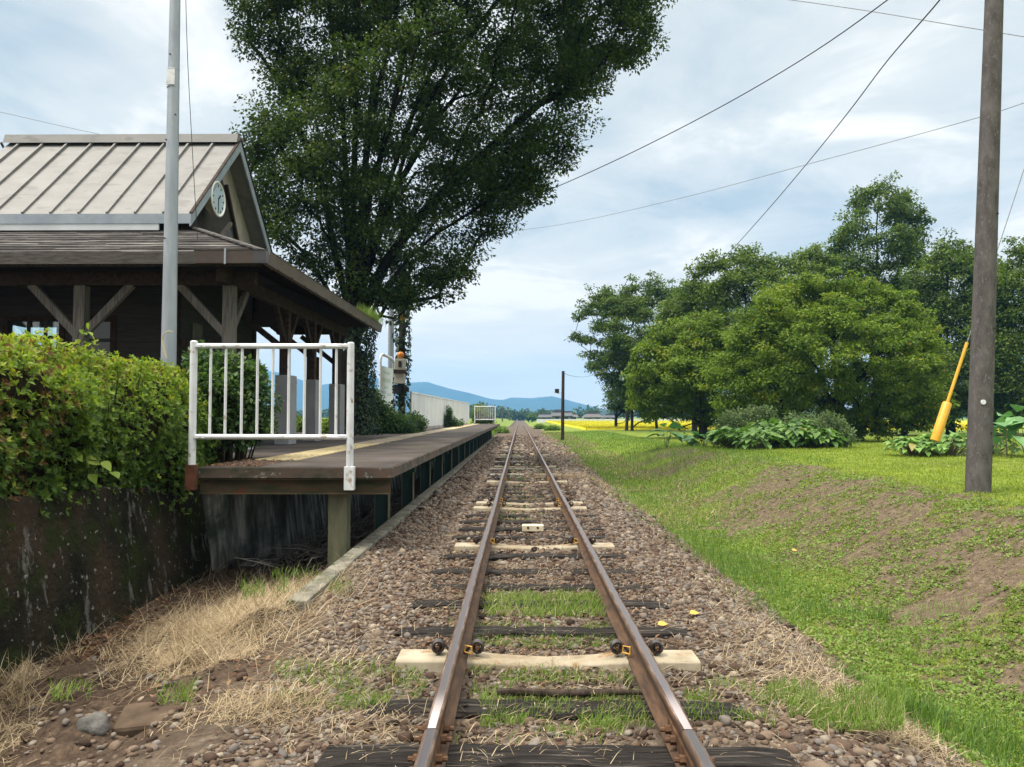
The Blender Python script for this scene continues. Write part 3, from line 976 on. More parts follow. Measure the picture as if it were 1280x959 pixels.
# ------------------------------------------------------------------ platform
pt = empty("station_platform", (-2.7, PY0, -.5), "low railway platform on steel posts with a worn yellow tactile strip", "platform")
XL = -3.9
N_P = 18
pl = (PY1 - PY0) / N_P
for i in range(N_P):
    a = PY0 + i * pl
    if i == 0:
        o = MB().span((XL, a + .003, PLAT - .118), (PX, a + pl - .004, PLAT)).build("deck_panel", M["deck"], pt, bevel=.006)
    else:
        o = MB().span((XL, a + .003, PLAT - .118), (PX, a + pl - .004, PLAT - .002 * (i % 3))).build("deck_panel", M["deck"], pt, bevel=.006)
MB().span((XL, PY0 - .022, PLAT - .128), (PX + .02, PY0 + .001, PLAT - .006)).build("slab_edge", M["slab_edge"], pt, bevel=.006)
MB().span((PX + .001, PY0 + .001, PLAT - .128), (PX + .02, PY1, PLAT - .006)).build("slab_edge", M["slab_edge"], pt, bevel=.006)
mb = MB()
for z in (PLAT - .135, PLAT - .30):
    mb.span((XL, PY0 - .01, z - .012), (PX - .005, PY0 + .12, z))
mb.span((XL, PY0 + .04, PLAT - .30), (PX - .005, PY0 + .055, PLAT - .147))
mb.build("front_beam", M["steel_beam"], pt)
for bx in (-2.06, -3.2):
    mb = MB()
    mb.span((bx - .05, PY0 + .13, PLAT - .147), (bx + .05, PY1, PLAT - .135))
    mb.span((bx - .05, PY0 + .13, PLAT - .30), (bx + .05, PY1, PLAT - .288))
    mb.span((bx - .006, PY0 + .13, PLAT - .288), (bx + .006, PY1, PLAT - .147))
    mb.build("long_beam", M["steel_green"], pt)
for i in range(18):
    y = 9.05 + i * 2.72
    mb = MB()
    x0, x1 = -2.40, -2.18
    if i == 0:
        x0, x1 = -2.42, -2.2
    for xa in (x0, x1 - .012):
        mb.span((xa, y, -.75), (xa + .012, y + .2, PLAT - .305))
    po = mb.build("support_post", M["steel_olive"], pt)
    mb = MB()
    if i == 0:
        mb.span((x0 + .012, y + .004, -.75), (x1 - .012, y + .016, PLAT - .305))
    else:
        mb.span((x0 + .012, y + .09, -.75), (x1 - .012, y + .102, PLAT - .305))
    mb.build("post_web", M["steel_olive"] if i == 0 else M["steel_green"], po)  # webs behind the first post go darker green, their shade put into the colour
    if i:
        mb = MB()
        mb.span((XL + .25, y + .05, PLAT - .30), (-2.12, y + .15, PLAT - .16))
        mb.span((-1.78, y + .05, PLAT - .27), (-2.0, y + .15, PLAT - .14))
        mb.build("cross_beam", M["steel_green"], pt)
# tactile strip : tiles with low bars
def tact(y0, y1, x0, x1, mat, name):
    mb = MB()
    y = y0
    while y < y1 - .01:
        for k in range(2):
            xa = x0 + (x1 - x0) * k / 2
            xb = x0 + (x1 - x0) * (k + 1) / 2
            mb.span((xa + .004, y + .004, PLAT + .0005), (xb - .004, min(y + .296, y1), PLAT + .012))
        if mat is M['tactile'] and y < 20:
            for a in range(4):
                for c in range(8):
                    mb.box((x0 + .04 + c * .075, y + .035 + a * .075, PLAT + .0135), (.032, .032, .006))
        y += .3
    return mb.build(name, mat, pt)
tact(10.25, 16.2, -3.72, -3.12, M["tactile"], "tactile_strip")
tact(16.2, 34, -3.72, -3.12, M["tactile_worn"], "tactile_strip")
tact(34, 57.6, -3.72, -3.12, M["tactile"], "tactile_strip")
# paved forecourt round the station (structure)
o = MB().span((-20, 10.7, .3), (XL - .004, 60, PLAT - .01)).build("platform_paving", M["deck"]); tag(o, kind="structure")

# ------------------------------------------------------------------ railings
def railing(name, xl, xr, y, zl, z_top, z_low, bal, label, r_post=.042, foot=True):
    t = empty(name, ((xl + xr) / 2, y, zl), label, "railing")
    z0l = zl
    MB().tube([(xl, y, z0l + .28), (xl, y, z_top + .05), (xl, y, z_top + .062)], [r_post, r_post, r_post * .6], 12).build("end_post", M["white"], t, smooth=True)
    MB().tube([(xr, y, z0l + .26), (xr, y, z_top + .03), (xr, y, z_top + .042)], [r_post, r_post, r_post * .6], 12).build("end_post", M["white"], t, smooth=True)
    if foot:
        MB().box((xl - .005, y, z0l + .14), (.115, .09, .29)).build("post_sleeve", M["rustbrown"], t, bevel=.006)
        MB().box((xr, y, z0l + .13), (.115, .085, .27)).build("post_sleeve", M["white"], t, bevel=.006)
    for z, nm in ((z_top, "top_rail"), (z_low, "bottom_rail")):
        mb = MB().tube([(xl + r_post, y, z), (xr - r_post, y, z - .006)], .032, 10)
        rl = mb.build(nm, M["white"], t, smooth=True)
        for xx, s in ((xl + .06, 1), (xr - .06, -1)):
            mb = MB(); mb.box((xx + s * .02, y - .03, z), (.13, .012, .03)); mb.tube([(xx + s * .03, y - .03, z), (xx + s * .03, y - .05, z)], .015, 8)
            mb.tube([(xx + s * .08, y - .03, z - .01), (xx + s * .08, y - .046, z - .01)], .009, 8)
            mb.build("bracket", M["white"], rl)
    for x in bal:
        MB().tube([(x, y, z_low + .02), (x, y, z_top - .02)], .0165, 8).build("baluster", M["white"], t, smooth=True)
    return t


RY = 8.83
a0, a1 = P(242.5, 430, RY), P(438.5, 430, RY)
bx = [P(220 + q / 4.36, 490, RY).x for q in (187, 270, 358, 443, 527, 614, 700, 787, 873)]
railing("end_railing", a0.x, a1.x, RY, P(242, 612, RY).z, P(300, 432.5, RY).z, P(300, 546, RY).z, bx, "white tubular railing across the near end of the platform")
xa, xb = P(593.5, 515, 57.6).x, P(619, 515, 57.6).x
t = railing("end_railing", xa, xb, 57.6, PLAT - .2, PLAT + 1.30, PLAT + .32, np.linspace(xa + .18, xb - .18, 9), "small white railing across the far end of the platform", .04, False)

# white panel fence along the back of the platform
t = empty("panel_fence", (-4.4, 30, PLAT), "long white ribbed panel fence along the back of the platform", "fence")
fa, fb = Vector((-4.43, 30.0, 0)), Vector((-3.95, 57.3, 0))
nseg = 13
for i in range(nseg):
    p = fa.lerp(fb, i / nseg); q = fa.lerp(fb, (i + 1) / nseg)
    mb = MB()
    nr = 14
    for k in range(nr):
        u = p.lerp(q, (k + .05) / nr); w = p.lerp(q, (k + .80) / nr)
        mb.bar((u.x + .02, u.y, PLAT + .80), (w.x + .02, w.y, PLAT + .80), .03, 1.36)
    mb.bar((p.x, p.y, PLAT + .80), (q.x, q.y, PLAT + .80), .015, 1.34)
    mb.build("fence_panel", M["fence_white"], t)
    MB().tube([(p.x, p.y, PLAT - .1), (p.x, p.y, PLAT + 1.56)], .035, 8).build("fence_post", M["galv"], t)
    MB().bar((p.x + .02, p.y, PLAT + 1.52), (q.x + .02, q.y - .01, PLAT + 1.52), .07, .05).build("cap_rail", M["fence_white"], t)

# ------------------------------------------------------------------ station building
st = empty("station_building", (-9, 17, PLAT), "dark timber station with beige metal gable roof and a shingled porch", "station")
EX0, EX1, EY0, EY1, EZ = -14.6, -4.3, 12.2, 22.2, 3.98      # porch eave rectangle
IX0, IX1, IY0, IY1, IZ = -12.6, -6.3, 14.25, 19.9, 4.86
# porch roof: stepped shingle courses
NC = 10
mb = MB()
def rect(t):
    return (EX0 + (IX0 - EX0) * t, EX1 + (IX1 - EX1) * t, EY0 + (IY0 - EY0) * t, EY1 + (IY1 - EY1) * t, EZ + (IZ - EZ) * t)
rs = random.Random(2)
for k in range(NC):
    A = rect(k / NC); B = rect((k + 1.15) / NC)
    lift = .042
    ca = [(A[0], A[2]), (A[1], A[2]), (A[1], A[3]), (A[0], A[3])]
    cb = [(B[0], B[2]), (B[1], B[2]), (B[1], B[3]), (B[0], B[3])]
    for e in range(4):
        p, q = ca[e], ca[(e + 1) % 4]; u, w = cb[e], cb[(e + 1) % 4]
        L = math.dist(p, q); ns = max(1, int(L / 1.1))
        for s in range(ns):
            t0, t1 = s / ns, (s + 1) / ns
            l2 = lift + rs.uniform(-.010, .012)
            lp = lambda a, b2, t: (a[0] + (b2[0] - a[0]) * t, a[1] + (b2[1] - a[1]) * t)
            p0, p1, u0, u1 = lp(p, q, t0), lp(p, q, t1), lp(u, w, t0), lp(u, w, t1)
            mb.add([(*p0, A[4] + .01), (*p1, A[4] + .01), (*p1, A[4] + l2), (*p0, A[4] + l2), (*u0, B[4] + .008), (*u1, B[4] + .008)],
                   [(0, 1, 2, 3), (3, 2, 5, 4), (0, 3, 4), (1, 5, 2)])
m, nt, b, _ = new_mat("wood_shingles")
c = ramp(nt, [(0.36, (0.030, 0.026, 0.024)), (0.52, (0.075, 0.066, 0.06)), (0.64, (0.18, 0.165, 0.15))], noise(nt, 5, 8, (.35, 1.4, 4)))
c = mixc(nt, 0.5, c, ramp(nt, [(0.3, (0.4, 0.4, 0.4)), (0.7, (1, 1, 1))], noise(nt, 28, 5, (1, 1, 1))), "MULTIPLY")
nt.links.new(c, b.inputs["Base Color"]); b.inputs["Roughness"].default_value = .9
M["shingle"] = m
pr = mb.build("porch_roof", M["shingle"], st)
# sheathing + rafters under the shingles
mb = MB()
o4 = [(EX0, EY0), (EX1, EY0), (EX1, EY1), (EX0, EY1)]; i4 = [(IX0, IY0), (IX1, IY0), (IX1, IY1), (IX0, IY1)]
mb.add([(x, y, EZ - .03) for x, y in o4] + [(x, y, IZ - .03) for x, y in i4] + [(x, y, EZ + .005) for x, y in o4] + [(x, y, IZ + .005) for x, y in i4],
       [(0, 4, 5, 1), (1, 5, 6, 2), (2, 6, 7, 3), (3, 7, 4, 0), (8, 9, 13, 12), (9, 10, 14, 13), (10, 11, 15, 14), (11, 8, 12, 15)])
mb.build("roof_boarding", M["timber_dark"], pr)
mb = MB()
for x in np.arange(EX0 + .3, EX1 - 1.2, .6):
    mb.bar((x, EY0 + .04, EZ - .09), (x, IY0, IZ - .09), .06, .11)
for y in np.arange(EY0 + 2.0, EY1 - 2.0, .6):
    mb.bar((EX1 - .04, y, EZ - .09), (IX1, y, IZ - .09), .06, .11)
mb.bar((EX1 - .05, EY0 + .05, EZ - .10), (IX1, IY0, IZ - .10), .09, .13)
mb.build("rafters", M["timber_brown"], pr)
# flat boards closing the top under the main roof
MB().span((IX0, IY0, IZ - .06), (IX1, IY1, IZ - .03)).build("ceiling_boards", M["timber_dark"], st)
# hip caps
for (a, b2) in (((EX1, EY0), (IX1, IY0)),):
    MB().bar((a[0], a[1], EZ + .055), (b2[0], b2[1], IZ + .055), .16, .03).build("hip_cap", M["shingle"], pr)
# fascia and gutters
MB().span((EX0, EY0 - .028, EZ - .17), (-5.35, EY0 - .002, EZ + .02)).build("fascia_board", M["fascia"], pr)
MB().span((EX0, EY0 + .02, EZ - .20), (EX1 - .03, EY0 + .06, EZ - .04)).build("fascia_board", M["timber_dark"], pr)
def gutter(p, q, mat):
    p = Vector(p); q = Vector(q); d = (q - p).normalized(); out = Vector((d.y, -d.x, 0))
    mb = MB()
    sec = [(0, .03), (0, -.17), (.09, -.17), (.125, .02), (.14, .035), (.115, .03), (.08, -.155), (.015, -.155), (.015, .03)]
    k = len(sec)
    vs = [p + out * a + Vector((0, 0, z)) for a, z in sec] + [q + out * a + Vector((0, 0, z)) for a, z in sec]
    mb.add(vs, [tuple(range(k)), tuple(reversed(range(k, 2 * k)))] + [(i, k + i, k + (i + 1) % k, (i + 1) % k) for i in range(k)])
    return mb.build("gutter", mat, pr)
gutter((-5.35, EY0 - .001, EZ), (EX1 - .12, EY0 - .001, EZ), M["gutter"])
gutter((EX1 - .118, EY0 - .001, EZ), (EX1 + .10, EY0 - .001, EZ), M["gutter_corner"])
gutter((EX1 + .001, EY0 + .02, EZ), (EX1 + .001, EY1 + .1, EZ), M["gutter"])
for y in np.arange(EY0 + .4, EY1, .8):
    MB().span((EX1 + .002, y, EZ - .19), (EX1 + .15, y + .025, EZ - .175)).build("gutter_bracket", M["gutter"], pr)
MB().span((-4.86, EY0 - .155, EZ - .20), (-4.83, EY0 - .142, EZ + .05)).build("gutter_bracket", M["galv"], pr)
# posts, beams, braces
PXc = -5.08
PF = 12.9
posts = [(-12.7, PF), (-10.15, PF), (-7.6, PF), (PXc, PF), (PXc, 16.0), (PXc, 18.05), (PXc, 20.5)]
BZ = 3.70
def beam(a, b2, w=.14, h=.24, mat="timber_brown", name="porch_beam"):
    MB().bar(a, b2, w, h).build(name, M[mat], st, bevel=.008)
beam((EX0 + .3, PF, BZ), (PXc + .45, PF, BZ))
beam((PXc, PF - .45, BZ - .002), (PXc, EY1 - .6, BZ - .002))
beam((IX1 - .4, EY1 - 1.65, BZ - .02), (PXc - .07, EY1 - 1.65, BZ - .02))
for (x, y) in posts:
    front = y == PF
    pm = MB().span((x - .095, y - .095, PLAT), (x + .095, y + .095, BZ - .125))
    po = pm.build("porch_post", M["timber_grey"] if front else M["timber_brown"], st, bevel=.012)
    zb = BZ - .95
    if front:
        for s in (-1, 1):
            if x == PXc and s == 1:
                continue
            MB().bar((x + s * .06, y - .02, zb), (x + s * .86, y - .02, BZ - .10), .09, .13).build("brace", M["timber_grey"], po, bevel=.006)
    if x == PXc:
        for s in (-1, 1):
            if front and s == -1: continue
            MB().bar((x + .02, y + s * .06, zb + .1), (x + .02, y + s * .72, BZ - .12), .09, .12).build("brace", M["timber_grey"] if front else M["timber_brown"], po, bevel=.006)
        if not front:
            MB().bar((x - .06, y, zb + .05), (x - .95, y, BZ - .2), .09, .12).build("brace", M["timber_dark"], po, bevel=.006)
            MB().span((x - .15, y - .17, PLAT), (x + .15, y + .36, PLAT + 1.44)).build("post_cladding", M["clad"], po, bevel=.008)
            MB().span((x - .155, y - .175, PLAT + 1.30), (x + .155, y + .365, PLAT + 1.315)).build("cladding_band", M["clad"], po)
# walls with openings (boards grooved in the material)
m, nt, b, _ = new_mat("dark_weatherboard")
tcn = nt.nodes.new("ShaderNodeTexCoord"); sx_ = nt.nodes.new("ShaderNodeSeparateXYZ"); nt.links.new(tcn.outputs["Object"], sx_.inputs[0])
ml = nt.nodes.new("ShaderNodeMath"); ml.operation = "MULTIPLY"; ml.inputs[1].default_value = 1 / .18; nt.links.new(sx_.outputs[2], ml.inputs[0])
fr = nt.nodes.new("ShaderNodeMath"); fr.operation = "FRACT"; nt.links.new(ml.outputs[0], fr.inputs[0])
c = ramp(nt, [(0.3, (0.018, 0.014, 0.012)), (0.7, (0.046, 0.037, 0.030))], noise(nt, 4, 6, (.6, .6, 6)))
gv = ramp(nt, [(0.0, (0.25,) * 3), (0.06, (1,) * 3)], fr.outputs[0])
c = mixc(nt, 1.0, c, gv, "MULTIPLY")
nt.links.new(c, b.inputs["Base Color"]); b.inputs["Roughness"].default_value = .85
bump(nt, b, fr.outputs[0], .8, .02)
M["board"] = m
WX, WY0, WY1, WXL = -6.62, 14.4, 18.5, -14.0
WT = .14
def wall_y(y, x0, x1, z0, z1, opens, name):
    """wall in the x-z plane with rectangular openings (xa, xb, za, zb)"""
    mb = MB()
    cuts = sorted(opens)
    x = x0
    for (xa, xb, za, zb) in cuts:
        mb.span((x, y, z0), (xa, y + WT, z1))
        mb.span((xa, y, z0), (xb, y + WT, za))
        mb.span((xa, y, zb), (xb, y + WT, z1))
        x = xb
    mb.span((x, y, z0), (x1, y + WT, z1))
    return mb.build(name, M["board"], st)
wa, wb = P(8, 433, WY0), P(77, 399, WY0)
w2a, w2b = P(102, 437, WY0), P(141, 399, WY0)
doora, doorb = P(228, 437, WY0), P(264, 400, WY0)
zs = 2.15
wall_y(WY0, WXL, WX, PLAT, 4.82, [(wa.x, wb.x, zs, wb.z), (w2a.x, w2b.x, zs, w2b.z)], "front_wall")
ba, bb = P(0, 437, WY1 + .1), P(74, 402, WY1 + .1)
wall_y(WY1, WXL, WX, PLAT, 4.82, [(ba.x - .3, bb.x, 2.0, bb.z)], "back_wall")
mb = MB(); mb.span((WX - WT, WY0 + WT + .001, PLAT), (WX - .002, WY1 - .001, 4.82)); mb.build("side_wall", M["board"], st)
mb = MB(); mb.span((WXL, WY0 + WT + .001, PLAT), (WXL + WT, WY1 - .001, 4.82)); mb.build("side_wall", M["board"], st)
MB().span((WX - .10, WY0 - .03, PLAT), (WX + .05, WY0 - .001, 4.8)).build("corner_board", M["timber_brown"], st)
MB().span((WX + .001, WY1 - .1, PLAT), (WX + .04, WY1 + .10, 4.8)).build("corner_board", M["timber_brown"], st)
def window(xa, xb, za, zb, y, pane, mull, rail_z=None):
    fr = MB()
    for (p, q) in (((xa - .07, za), (xa + .03, zb)), ((xb - .03, za), (xb + .07, zb))):
        fr.span((p[0], y - .03, p[1] - .06), (q[0], y - .001, q[1] + .06))
    fr.span((xa + .031, y - .029, zb - .03), (xb - .031, y - .001, zb + .06))
    fr.span((xa + .031, y - .029, za - .06), (xb - .031, y - .001, za + .03))
    w = fr.build("window", M["timber_brown"], st)
    ss = MB()
    for x in mull: ss.span((x - .03, y + .03, za), (x + .03, y + .06, zb))
    if rail_z: ss.span((xa, y + .031, rail_z - .03), (xb, y + .059, rail_z + .03))
    ss.build("sash", M["black"], w)
    MB().span((xa, y + .07, za), (xb, y + .076, zb)).build("pane", M[pane], w)
zr = P(40, 421.5, WY0).z
window(wa.x, wb.x, zs, wb.z, WY0, "clear", [P(45, 1, WY0).x, wa.x + .04, P(66, 1, WY0).x], zr)
window(w2a.x, w2b.x, zs, w2b.z, WY0, "glass", [], P(120, 425, WY0).z)
# door, recessed look with frame
d = MB(); d.span((doora.x, WY0 - .04, PLAT), (doorb.x, WY0 - .002, PLAT + 2.05)); dd = d.build("door", M["timber_dark"], st)
MB().span((doora.x + .12, WY0 - .05, PLAT + .9), (doorb.x - .12, WY0 - .041, PLAT + 1.9)).build("door_glass", M["glass"], dd)
MB().tube([(doorb.x - .06, WY0 - .06, PLAT + .95), (doorb.x - .06, WY0 - .06, PLAT + 1.1)], .012, 8).build("handle", M["galv"], dd)
nb = P(292, 416, 15.2)
MB().span((WX + .002, 15.0, nb.z - .18), (WX + .025, 15.45, nb.z + .18)).build("notice_board", M["timber_grey"], st)
# upper roof
VX0, VX1 = -11.25, -6.26
YE0, YR, YE1 = 14.0, 16.4, 18.8
ZE, ZR = 5.11, 7.34
sl = (ZR - ZE) / (YR - YE0)
th = .10
mr = MB()
mr.prism([(VX0, YE0, ZE), (VX0, YR, ZR), (VX0, YE1, ZE), (VX0, YE1, ZE - th), (VX0, YR, ZR - th * 1.35), (VX0, YE0, ZE - th)], (VX1 - VX0, 0, 0))
dv = Vector((0, YR - YE0, ZR - ZE)).normalized(); nv = Vector((0, -dv.z, dv.y))
xsm = VX1 - .02
xs_list = [P(px, 265, YE0).x for px in (182, 147, 110, 74, 38, 2)] + [P(218, 265, YE0).x]
stp = .525
for i in range(10):
    x = VX1 - .50 - i * stp
    a = Vector((x, YE0 + .01, ZE)) + nv * .02; b2 = Vector((x, YR - .02, ZR)) + nv * .02 - dv * .02
    mr.bar(a, b2, .035, .05, up=nv)
    a = Vector((x, YE1 - .01, ZE + .02)); b2 = Vector((x, YR + .02, ZR + .0))
    mr.bar(a, b2, .035, .04)
up = mr.build("main_roof", M["roofmetal"], st)
MB().prism([(VX0 - .03, YR - .22, ZR - .10), (VX0 - .03, YR - .16, ZR + .10), (VX0 - .03, YR + .16, ZR + .10), (VX0 - .03, YR + .22, ZR - .10), (VX0 - .03, YR, ZR + .02)], (VX1 - VX0 + .06, 0, 0)).build("ridge_cap", M["roofmetal"], up)
MB().span((VX0, YE0 - .03, ZE - .19), (VX1 + .02, YE0 - .003, ZE - .012)).build("eave_board", M["trimblue"], up)
# bargeboards
for s, ye in ((1, YE0), (-1, YE1)):
    bw = .17
    y0, y1 = ye, YR
    zoff = bw / math.cos(math.atan(sl))
    yy0 = ye - s * .03
    zz0 = ZE - sl * .03
    MB().prism([(VX1 + .001, yy0, zz0 + .012), (VX1 + .001, YR, ZR + .012), (VX1 + .001, YR, ZR - zoff), (VX1 + .001, yy0, zz0 - zoff + .02)], (.03, 0, 0)).build("bargeboard", M["trimblue"], up)
    MB().prism([(VX1 - .002, yy0, zz0 + .016), (VX1 - .002, YR + s * .001, ZR + .016), (VX1 - .002, YR + s * .001, ZR + .05), (VX1 - .002, yy0, zz0 + .05)], (.06, 0, 0)).build("verge_trim", M["timber_dark"], up)
# gable wall
GX = VX1 - .34
MB().prism([(GX, WY0, 4.82), (GX, WY0, 5.2), (GX, YR, ZR - .13), (GX, WY1, 5.2), (GX, WY1, 4.82)], (-.06, 0, 0)).build("gable_wall", M["gable"], st)
MB().prism([(GX + .30, YR - .85, ZR - 1.05 - .22), (GX + .30, YR - .02, ZR - .42), (GX + .30, YR + 1.9, ZR - 2.15), (GX + .30, YR + .55, ZR - 2.15)], (-.28, 0, 0)) if False else None
gbd = MB().prism([(GX + .012, YE0 + .55, 4.86), (GX + .012, YE0 + .55, 5.28), (GX + .012, YR - .35, ZR - .55), (GX + .012, YR + .15, ZR - 1.1), (GX + .012, YR + .95, 4.86)], (-.01, 0, 0)).build("gable_boarding", M["board"], st)
MB().bar((GX + .05, YR + .05, ZR - .95), (GX + .05, YR + 1.05, 4.9), .07, .07).build("gable_strut", M["timber_brown"], st)
MB().bar((GX + .05, YR - .55, 4.95), (GX + .05, YR + .35, 5.62), .07, .07).build("gable_strut", M["timber_grey"], st)
MB().prism([(GX + .02, YR - .5, 4.88), (GX + .02, YR + .33, 5.56), (GX + .02, YR + .95, 4.88)], (.012, 0, 0)).build("gable_panel", M["gutter_corner"], st)
# flashing band on top of the porch roof
MB().span((IX0, YE0 - .02, 4.80), (P(199, 283, YE0).x, YE0 + .012, ZE - .192)).build("flashing", M["flashing"], st)
MB().span((IX0, IY0 - .03, IZ - .03), (IX1 - .02, IY0 - .012, IZ + .13)).build("plinth_board", M["timber_dark"], st)

# clock on the gable
ckx = -6.24
uu = P(272.5, 249, 1.0)
cy_ = (ckx - CAM.x) / (uu.x - CAM.x)
cz_ = P(272.5, 249, cy_).z
t = empty("wall_clock", (ckx, cy_, cz_), "round white rimmed clock in a rusty case on the gable", "clock")
MB().tube([(GX + .02, cy_ + .06, cz_ - .02), (ckx - .17, cy_ + .03, cz_ - .01)], .05, 12).build("bracket", M["clockcase"], t)
MB().tube([(ckx - .17, cy_ + .01, cz_), (ckx - .14, cy_, cz_), (ckx - .02, cy_, cz_)], [.25, .31, .31], 28).build("case", M["clockcase"], t, smooth=True)
MB().tube([(ckx - .018, cy_, cz_), (ckx + .004, cy_, cz_)], .325, 32).build("clock_face", M["clockface"], t, smooth=True)
MB().ring((ckx, cy_, cz_), (1, 0, 0), .335, .026, 36, 8).build("rim", M["clockrim"], t, smooth=True)
mb = MB()
for h in range(12):
    a = math.pi * h / 6
    mb.bar((ckx + .008, cy_ + .235 * math.sin(a), cz_ + .235 * math.cos(a)), (ckx + .008, cy_ + .285 * math.sin(a), cz_ + .285 * math.cos(a)), .028, .006, up=(1, 0, 0))
mb.build("hour_marks", M["black"], t)
for a, L, w, nm in ((R(48), .15, .034, "hour_hand"), (R(178), .225, .022, "minute_hand")):
    MB().bar((ckx + .013, cy_, cz_), (ckx + .013, cy_ + L * math.sin(a), cz_ + L * math.cos(a)), w, .006, up=(1, 0, 0)).build(nm, M["black"], t)

# dark rounded sign post behind the third porch post
q = P(396, 500, 18.9)
t = empty("round_topped_board", (q.x, 18.9, PLAT), "tall dark round topped board on a white foot beside a porch post", "standing sign")
poly = []
for i in range(11):
    a = math.pi * i / 10
    poly.append((q.x + .095 * math.cos(a), 18.9, PLAT + 1.93 + .12 * math.sin(a)))
poly += [(q.x - .085, 18.9, PLAT + 1.3), (q.x - .04, 18.9, PLAT + .45), (q.x + .05, 18.9, PLAT + .45), (q.x + .075, 18.9, PLAT + 1.3)]
MB().prism(poly, (0, .04, 0)).build("board", M["timber_dark"], t)
MB().span((q.x - .05, 18.88, PLAT - .01), (q.x + .07, 18.96, PLAT + .62)).build("foot", M["white_plastic"], t, bevel=.01)
# ticket box on a post under the porch
q = P(314, 470, 13.9)
t = empty("ticket_box", (q.x, 13.9, PLAT), "dark topped slim ticket box on a post under the porch", "ticket box")
MB().span((q.x - .05, 13.86, PLAT - .01), (q.x + .05, 13.94, PLAT + .95)).build("post", M["white_plastic"], t)
MB().span((q.x - .13, 13.78, PLAT + .95), (q.x + .13, 14.02, PLAT + 1.38)).build("box_body", M["white_plastic"], t, bevel=.01)
MB().span((q.x - .19, 13.74, PLAT + 1.38), (q.x + .19, 14.06, PLAT + 1.44)).build("lid", M["timber_dark"], t, bevel=.01)

# ------------------------------------------------------------------ poles, signs, wires
def pole(name, base, top, r0, r1, mat, label, cat, group=None, extra=None, seg=18):
    t = empty(name, base, label, cat, group)
    base, top = Vector(base), Vector(top)
    MB().tube([base, base.lerp(top, .33), base.lerp(top, .66), top], [r0, r0 + (r1 - r0) * .33, r0 + (r1 - r0) * .66, r1], seg).build("shaft", M[mat], t, smooth=True)
    return t


lp0, lp1 = P(210.5, 470, 11.3), P(220.5, -90, 11.3)
lp0.z = .5
t = pole("lamp_pole", lp0, lp1, .118, .068, "galv", "tall galvanised lamp pole rising from behind the azalea hedge", "pole")
q = P(216.5, 99, 11.3)
MB().box((q.x, q.y - .086, q.z), (.12, .012, .24)).build("pole_label", M["white"], t)
for py, dx in ((147, 12), (178, 0), (300, -2), (72, 5)):
    q = P(212 + dx * .3, py, 11.3)
    MB().tube([(q.x + dx * .008, q.y - .10, q.z), (q.x + dx * .008, q.y - .125, q.z)], .012, 8).build("bolt", M["black_iron"], t)
for zz in (P(216, 88, 11.3).z, P(216, 110, 11.3).z):
    q = P(216.5, 99, 11.3)
    MB().ring((q.x, 11.3, zz), (0, 0, 1), .085, .006, 18, 6).build("pole_band", M["galv"], t)

# right utility pole
b0 = P(1221, 618, 11.0); b0.z -= .25
b1 = P(1248, -160, 11.0)
t = pole("utility_pole", b0, b1, .165, .108, "pole_concrete", "thick concrete utility pole standing on top of the grass bank", "pole", seg=24)
def on_pole(py, dpx):
    f = (P(1221, py, 11).z - b0.z) / (b1.z - b0.z)
    return b0.lerp(b1, f), .165 + (.108 - .165) * f
c_, r_ = on_pole(503, 0)
MB().tube([(c_.x - .055, c_.y - r_ + .012, c_.z), (c_.x - .057, c_.y - r_ - .004, c_.z)], .034, 14).build("white_disc", M["white"], t)
for py in (412, 541, 270):
    c_, r_ = on_pole(py, 0)
    MB().tube([(c_.x + .07, c_.y - r_ + .02, c_.z), (c_.x + .072, c_.y - r_ - .003, c_.z)], .013, 8).build("step_hole", M["black"], t)

# guy wire with yellow guard
def gl(px, py): return P(px, py, 17.0)
g0, g1 = gl(1167, 556), gl(1379, -90)
t = empty("guy_wire", g0, "guy wire with a bright yellow guard slanting up behind the concrete pole", "guy wire")
def along(py):
    f = (py - 556) / (-90 - 556); return Vector(g0).lerp(Vector(g1), f)
MB().tube([g0, g1], .010, 6).build("wire", M["cable_grey"], t)
MB().tube([along(551), along(506), along(504.5)], [.100, .096, .08], 16).build("guard", M["guard_yellow"], t, smooth=True)
MB().tube([along(505), along(431)], .034, 12).build("guard_tube", M["guard_yellow"], t, smooth=True)

def wire(pts, r, mat, label):
    pts = [Vector(p) for p in pts]
    # catmull-rom
    out = []
    for i in range(len(pts) - 1):
        p0, p1, p2, p3 = pts[max(i - 1, 0)], pts[i], pts[i + 1], pts[min(i + 2, len(pts) - 1)]
        for k in range(6):
            s = k / 6
            out.append(.5 * ((2 * p1) + (p2 - p0) * s + (2 * p0 - 5 * p1 + 4 * p2 - p3) * s * s + (3 * p1 - p0 - 3 * p2 + p3) * s ** 3))
    out.append(pts[-1])
    o = MB().tube(out, r * .75, 6).build("overhead_wire", M[mat], None, origin=tuple(pts[0]), smooth=True)
    return tag(o, label, "wire")


